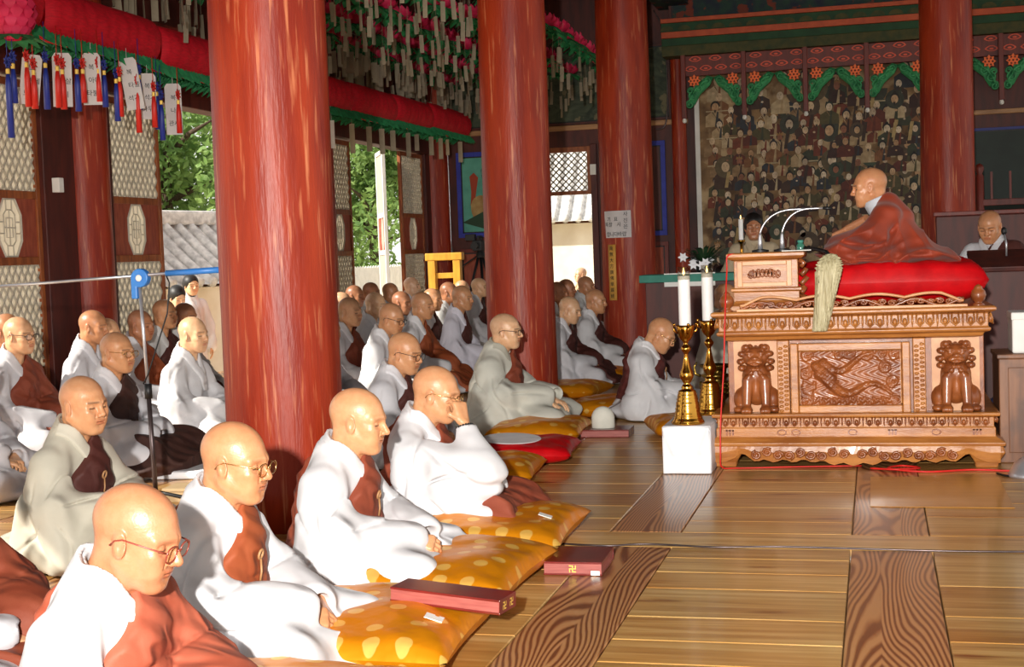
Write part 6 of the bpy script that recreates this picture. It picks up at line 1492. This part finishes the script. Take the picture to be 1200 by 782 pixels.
# ---- standing people
STAND = {}
def stander(label, x, y, zh, facing, rgb, tone, hk=0, hair=None, zfloor=0.0, sash=None, inner=None, hpitch=.1, hyaw=0, arms='down', seated=False):
    HV, HF = head(hk, True); Rm = rotm(hyaw, hpitch, 0); piv = np.array([-.03, 0, -.13]); hz = zh - zfloor; ctr = np.array([.03, 0, hz]); k = hz/1.48
    hv = ((HV - piv) @ Rm.T + piv)*1.06 + ctr; V = [hv]; F = [HF]; C_ = [head_colour(HV, TONES[tone], .4)]; n = len(hv)
    e, w_ = ((.06, -.27, 1.05), (.24, -.12, 1.02)) if arms == 'fore' else ((-.01, -.25, 1.02), (.05, -.24, .80))
    for mir in (False, True):
        m_ = np.array([1, -1 if mir else 1, 1]); d = (np.array(w_) - np.array(e))*m_; v, f = place(*hand('rest', True), np.array(w_)*m_*np.array([1, 1, k]), d, (.2, -.8*m_[1], .4) if arms == 'down' else (0, 0, 1), mir); V.append(v); F.append(f + n); C_.append(np.tile(np.array(TONES[tone])[:3], (len(v), 1))); n += len(v)
    if 'legs' not in HEADS: HEADS['legs'] = nets(lambda p: smin(smin(rc(p*np.array([1, .8, 1], np.float32), (-.01, 0, .85), (-.01, 0, 1.2), .09, .095), rc(p, (-.01, 0, 1.2), (.01, 0, 1.36), .06, .05), .05), smin(smin(rc(p, (0, -.08, .85), (0, -.09, .08), .075, .045), rc(p, (0, .08, .85), (0, .09, .08), .075, .045), .02), smin(rc(p, (-.04, -.09, .045), (.16, -.10, .035), .042, .03), rc(p, (-.04, .09, .045), (.16, .10, .035), .042, .03), .01), .02), .05), (-.2, -.25, 0), (.25, .25, 1.42), .022)
    v, f = HEADS['legs']; V.append(v*np.array([1, 1, k])); F.append(f + n); C_.append(np.tile(np.array((.03, .03, .035)), (len(v), 1)))
    me = fast_mesh('person', np.concatenate(V), np.concatenate(F), M['skin'], col=np.concatenate(C_)); root = link('person', me); root.location = (x, y, zfloor); root.rotation_euler = (0, 0, facing); tag(root, label, 'person')
    ky = (arms, sash is not None)
    if ky not in STAND:
        def body(p):
            d = rc(p*np.array([1, .78, 1], np.float32), (0, 0, .35), (0, 0, 1.20), .17, .13); d = smin(d, rc(p, (-.01, -.155, 1.27), (-.01, .155, 1.27), .058, .058), .05); d = smin(d, rc(p, (-.01, 0, 1.26), (.0, 0, 1.36), .08, .062), .05)
            for s in (-1, 1):
                q = p*np.array([1, -s, 1], np.float32); a_ = smin(rc(q, (-.01, -.175, 1.25), e, .066, .075), rc(q, e, w_, .075, .07), .04); d = smin(d, a_, .03)
            return d - .008*ridge(np.arctan2(p[:, 1], p[:, 0] + .001)*5 + 1.5*np.sin(p[:, 2]*7))*sst(1.25, .8, p[:, 2])
        def robe_(p): return smax(np.maximum(body(p), .03 - p[:, 2]), -rc(p, (.03, 0, 1.375), (.06, 0, 1.5), .058, .08), .012)
        def sash_(p): return smax(np.maximum(body(p) - .013, .05 - p[:, 2]), -(((p[:, 1] - .05)*.36 - (p[:, 2] - 1.36)*.25)/.438), .01)
        def coll(p):
            x, y, z = p.T; ax = -.0 + (z - 1.33)*.3; rr = np.sqrt((x - ax)**2 + y**2); ring = np.maximum(np.abs(rr - (.086 - .2*np.clip(z - 1.33, 0, .2))) - .008, np.maximum(z - (1.43 - .8*np.clip(x + .02, -.05, .3)), 1.26 - z))
            for a, b_, off in (((.085, 1.38), (-.02, 1.12), .014), ((-.085, 1.38), (.04, 1.10), .020)):
                a = np.array(a); b_ = np.array(b_); qq = np.stack([y, z], 1); d = b_ - a; t = np.clip(((qq - a) @ d)/(d @ d), 0, 1); dist = np.linalg.norm(qq - a - t[:, None]*d, axis=1); ring = smin(ring, smax(smax(body(p) - off, dist - .03, .008), -(x + .01), .01), .01)
            return ring
        STAND[ky] = (nets(robe_, (-.32, -.36, 0), (.36, .36, 1.46), .017), nets(coll, (-.15, -.16, 1.05), (.22, .16, 1.47), .010), nets(sash_, (-.32, -.36, 0), (.36, .36, 1.42), .017) if sash else None)
    R_, C2, K_ = STAND[ky]
    for nm, vf, col in (('robe', R_, rgb), ('collar', C2, inner or rgb), ('sash', K_, sash)):
        if vf is None: continue
        o = link(nm, fast_mesh(nm, vf[0], vf[1], cloth(col, 'robe')), root); o.scale = (1, 1, k)
    if hair:
        hv2 = HV*np.array([1.0, 1.0, 1.0]); T0 = lambda p: smax(smin(el(p, (-.016, 0, .036), (.107, .088, .096)), el(p, (-.04, 0, -.02), (.075, .084, .10 if hair == 'long' else .06)), .03), -smin(el(p, (.085, 0, -.025), (.075, .068, .085)), el(p, (.03, 0, -.10), (.09, .2, .075)), .02), .012)
        if ('hair', hair) not in HEADS: HEADS[('hair', hair)] = nets(T0, (-.15, -.12, -.16), (.12, .12, .15), .008)
        v, f = HEADS[('hair', hair)]; link('hair', fast_mesh('hair', ((v - piv) @ Rm.T + piv)*1.06 + ctr, f, M['hair']), root)
    return root
q = ony(1163, 263, 11.9); stander('shaven monk standing at the right reading at the dark lectern', q[0], 11.9, q[2], -PI/2 - .35, LGREY, 3, 1, sash=DBR, hpitch=.35, arms='fore')
q = ony(883, 266, 13.75); stander('dark-haired person in a pale top standing before the mural behind the desk', q[0], 13.75, q[2], -PI/2 + .1, (186, 168, 140), 4, 2, hair='short', hpitch=.05)
q = onx(203, 346, -7.95); stander('black-haired person in white looking down outside the left doorway', q[0], q[1], q[2], -.5, (232, 230, 230), 5, 0, hair='short', zfloor=-.65, hpitch=.4)
q = onx(222, 334, -8.3); stander('second black-haired person outside the left doorway, next to the nearest pillar', q[0], q[1], q[2], -.6, (232, 230, 230), 2, 0, hair='long', zfloor=-.65, hpitch=.1)
q = ony(682, 322, 24.0); stander('shaven person in a tan robe standing outside the back doorway in the sun', q[0], 24.0, q[2], -PI/2 - .9, (196, 166, 132), 5, 0, zfloor=-.65, hpitch=.0)
q = ony(846, 326, 14.6); stander('dark-haired person peering past the left side of the reading desk', q[0], 14.6, q[2], -PI/2 + .2, (120, 60, 44), 4, 2, hair='short', hpitch=.2)
q = ony(1158, 395, 9.75); nv = monk('person in navy clothes crouching behind the right end of the pulpit', 0, 0, .70, 'lap', 'none', (34, 38, 74), DBR, 3, True, 0, 3, yaw=2.4, hpitch=.6, hands=None, pos=(1.06, 9.95, .70))
# ================================================================== CUSHIONS, BOOKS AND SMALL THINGS ON THE FLOOR
def gold_mat():
    m = bpy.data.materials.new('gold_satin'); m.use_nodes = True; n = m.node_tree.nodes; L = m.node_tree.links; b = n['Principled BSDF']
    tc = n.new('ShaderNodeTexCoord'); mp = n.new('ShaderNodeMapping'); mp.inputs['Scale'].default_value = (7.6, 7.6, 1); L.new(tc.outputs['Object'], mp.inputs[0])
    v = n.new('ShaderNodeTexVoronoi'); v.voronoi_dimensions = '2D'; v.inputs['Scale'].default_value = 1; v.inputs['Randomness'].default_value = .45; L.new(mp.outputs[0], v.inputs[0])
    r = n.new('ShaderNodeMapRange'); r.inputs[1].default_value = .20; r.inputs[2].default_value = .215; r.inputs[3].default_value = 1; r.inputs[4].default_value = 0; L.new(v.outputs['Distance'], r.inputs[0])
    mx = n.new('ShaderNodeMixRGB'); mx.inputs[1].default_value = S(222, 138, 16); mx.inputs[2].default_value = S(240, 188, 92); L.new(r.outputs[0], mx.inputs[0]); L.new(mx.outputs[0], b.inputs['Base Color'])
    b.inputs['Roughness'].default_value = .36; b.inputs['Metallic'].default_value = .45; b.inputs['Specular IOR Level'].default_value = .3
    t = n.new('ShaderNodeTexNoise'); t.inputs['Scale'].default_value = 9; L.new(tc.outputs['Object'], t.inputs[0]); bp = n.new('ShaderNodeBump'); bp.inputs['Strength'].default_value = .35; bp.inputs['Distance'].default_value = .03; L.new(t.outputs[0], bp.inputs['Height']); L.new(bp.outputs[0], b.inputs['Normal'])
    return m
M['gold'] = gold_mat()
cset = [
 (-1.62, 3.45, .40, .40, .02, 'gold spotted cushion at the bottom edge of the picture, nearest the viewer'),
 (-1.70, 4.36, .41, .40, .04, 'big gold spotted cushion with a dark red book box lying on it'),
 (-1.72, 5.22, .42, .40, -.03, 'gold spotted cushion with a white label under the monk holding beads'),
 (-1.73, 6.06, .42, .40, .03, 'gold spotted cushion with a white label under the monk raising his hand'),
 (-2.24, 7.75, .36, .33, .1, 'gold spotted cushion just in front of the red cushion'),
 (-2.30, 9.55, .33, .34, .05, 'gold cushion under the grey-robed monk in glasses'),
 (-2.72, 12.35, .36, .34, -.1, 'gold cushion nearest the right side of the second pillar'),
 (-2.72, 13.75, .36, .34, .1, 'gold cushion before the third pillar, farthest of the row'),
 (-2.0, 10.95, .36, .34, .15, 'gold cushion corner sticking out left of the bowed monk'),
 (-2.72, 3.55, .40, .38, .05, 'gold cushion at the lower left edge behind the front monk'),
 (-1.30, 9.75, .26, .30, .3, 'gold cushion seen between the incense pot and the pulpit')]
for i, (x, y, a, b_, rz, lab) in enumerate(cset):
    c = pillow('floor_cushion', lab, 'cushion', (x, y, 0), a, b_, .082 if i < 4 else .075, M['gold'], rz, 'gold floor cushions', n=44, seed=i + 3, square=4, ripple=.006)
    if i in (1, 2, 3):
        p = MB(); p.box(-.03, .03, -.028, .028, -.001, .002); o = p.build('white_label', M['white'], c, at=(.30, -.10 if i > 1 else -.12, .146 if i > 1 else .142)); o.rotation_euler = (.0, .32, .1)
rc2 = pillow('floor_cushion', 'bright red silk cushion before the grey-robed monk', 'cushion', (-2.20, 8.58, 0), .36, .34, .07, M['redsilk'], .1, n=44, seed=33, square=4)
p = MB(); p.lathe([(.001, 0), (.155, 0), (.158, .003), (.155, .006), (.001, .007)], 36, sx=1.2, sy=.72); o = p.build('round_fan', M['tagwhite'], smooth='auto'); o.location = (-2.22, 8.44, .148); o.rotation_euler = (.17, .03, .1); tag(o, 'white oval paper fan lying on the red silk cushion', 'fan')
# book boxes
M['bookred'] = pmat('dark_red_lacquer', S(112, 28, 24), S(92, 22, 18), 8, rough=.3, coat=.3); M['bookside'] = pmat('rose_brown_side', S(158, 84, 76), S(138, 68, 62), 9, (1, 1, 12), .5)
def manji(mb, c, s, y=-.001, t=.16, f=None):
    for (x0, x1, z0, z1) in ((-t/2, t/2, -.5, .5), (-.5, .5, -t/2, t/2), (-t/2, -.5, .5 - t, .5), (t/2, .5, -.5, -.5 + t), (.5 - t, .5, t/2, .5), (-.5, -.5 + t, -.5, -t/2)):
        x0, x1 = min(x0, x1), max(x0, x1); P = [(c[0] + s*x0, y, c[1] + s*z0), (c[0] + s*x1, y, c[1] + s*z0), (c[0] + s*x1, y, c[1] + s*z1), (c[0] + s*x0, y, c[1] + s*z1)]; mb.add([f(*q) if f else q for q in P], [(0, 1, 2, 3)])
def bookbox(lab, loc, rz, w_, d, h, extra, tilt=0):
    r = thing('book_box', lab, 'box', loc, rz, group='dark red book boxes'); r.rotation_euler = (0, tilt, rz)
    p = MB(); p.box(-w_/2, w_/2, 0, d, h - .008, h); p.box(-w_/2, w_/2, 0, d, 0, .008); p.box(-w_/2, w_/2, d - .01, d, .008, h - .008); p.build('cover', M['bookred'], r, bevel=.002)
    p = MB(); p.box(-w_/2 + .003, w_/2 - .003, .002, d - .01, .008, h - .008); p.build('case_side', M['bookside'], r)
    if extra == 'front':
        p = MB(); manji(p, (0, h/2), h*.52); p.build('gold_emblem', M['goldpaint'], r); p = MB(); p.box(w_*.31, w_*.46, -.001, .001, h*.04, h*.36); p.build('white_label', M['white'], r)
    if extra == 'end':
        p = MB()
        for k in (.3, .72): manji(p, (d*k, h/2), h*.52, f=lambda x, y, z: (w_/2 + .001, x, z))
        p.build('gold_emblem', M['goldpaint'], r); p = MB(); p.box(w_/2 - .001, w_/2 + .0006, .0, d, 0.001, h - .001); p.build('end_panel', M['bookred'], r)
    return r
b1 = onz(637, 673); bookbox('dark red book box with gold emblem and white label on the plank floor', (b1[0] + .125, b1[1] - .02, .001), .02, .24, .30, .055, 'front')
b2 = onz(528, 712, .16); bookbox('long dark red book box lying on the big gold spotted cushion', (b2[0] - .03, b2[1] + .02, .150), -.16, .40, .13, .05, 'end', tilt=.05)
b3 = onz(708, 514, 0); bookbox('dark red book box on the floor under the white rounded cap', (b3[0], b3[1] + .02, .001), .03, .34, .26, .055, 'end')
def cap(p):
    d = np.maximum(rc(p*np.array([1, 1.4, 1], np.float32), (0, 0, .02), (0, 0, .07), .082, .082), -p[:, 2]); return d
V, F = nets(cap, (-.1, -.08, -.01), (.1, .08, .17), .006); o = link('rounded_hat', fast_mesh('rounded_hat', V, F, pmat('pale_felt', S(214, 212, 200), S(200, 198, 186), 9, rough=.85))); o.location = (b3[0] - .03, b3[1] + .14, .0565); tag(o, 'small white round-topped cap standing on the far red book box', 'hat')
# flat mat and tan box by the microphone stand
q = onz(208, 560); p = MB(); p.box(-.36, .36, -.30, .30, 0, .05); o = p.build('floor_mat', M['whitecloth'], bevel=.02); o.location = (q[0] - .1, q[1] + .2, .001); o.rotation_euler = (0, 0, .1); tag(o, 'flat pale grey seat mat right of the microphone stand', 'mat')
q = onz(212, 590); r = thing('card_box', 'low tan cardboard box on the floor right of the microphone stand', 'box', (q[0] + .02, q[1] + .12, .001), .1); p = MB(); p.box(-.14, .14, -.10, .10, 0, .07); p.build('body', M['cardboard'], r, bevel=.003); p = MB(); p.box(-.145, .145, -.105, .105, .06, .078); p.build('lid', M['cardboard'], r, bevel=.003)
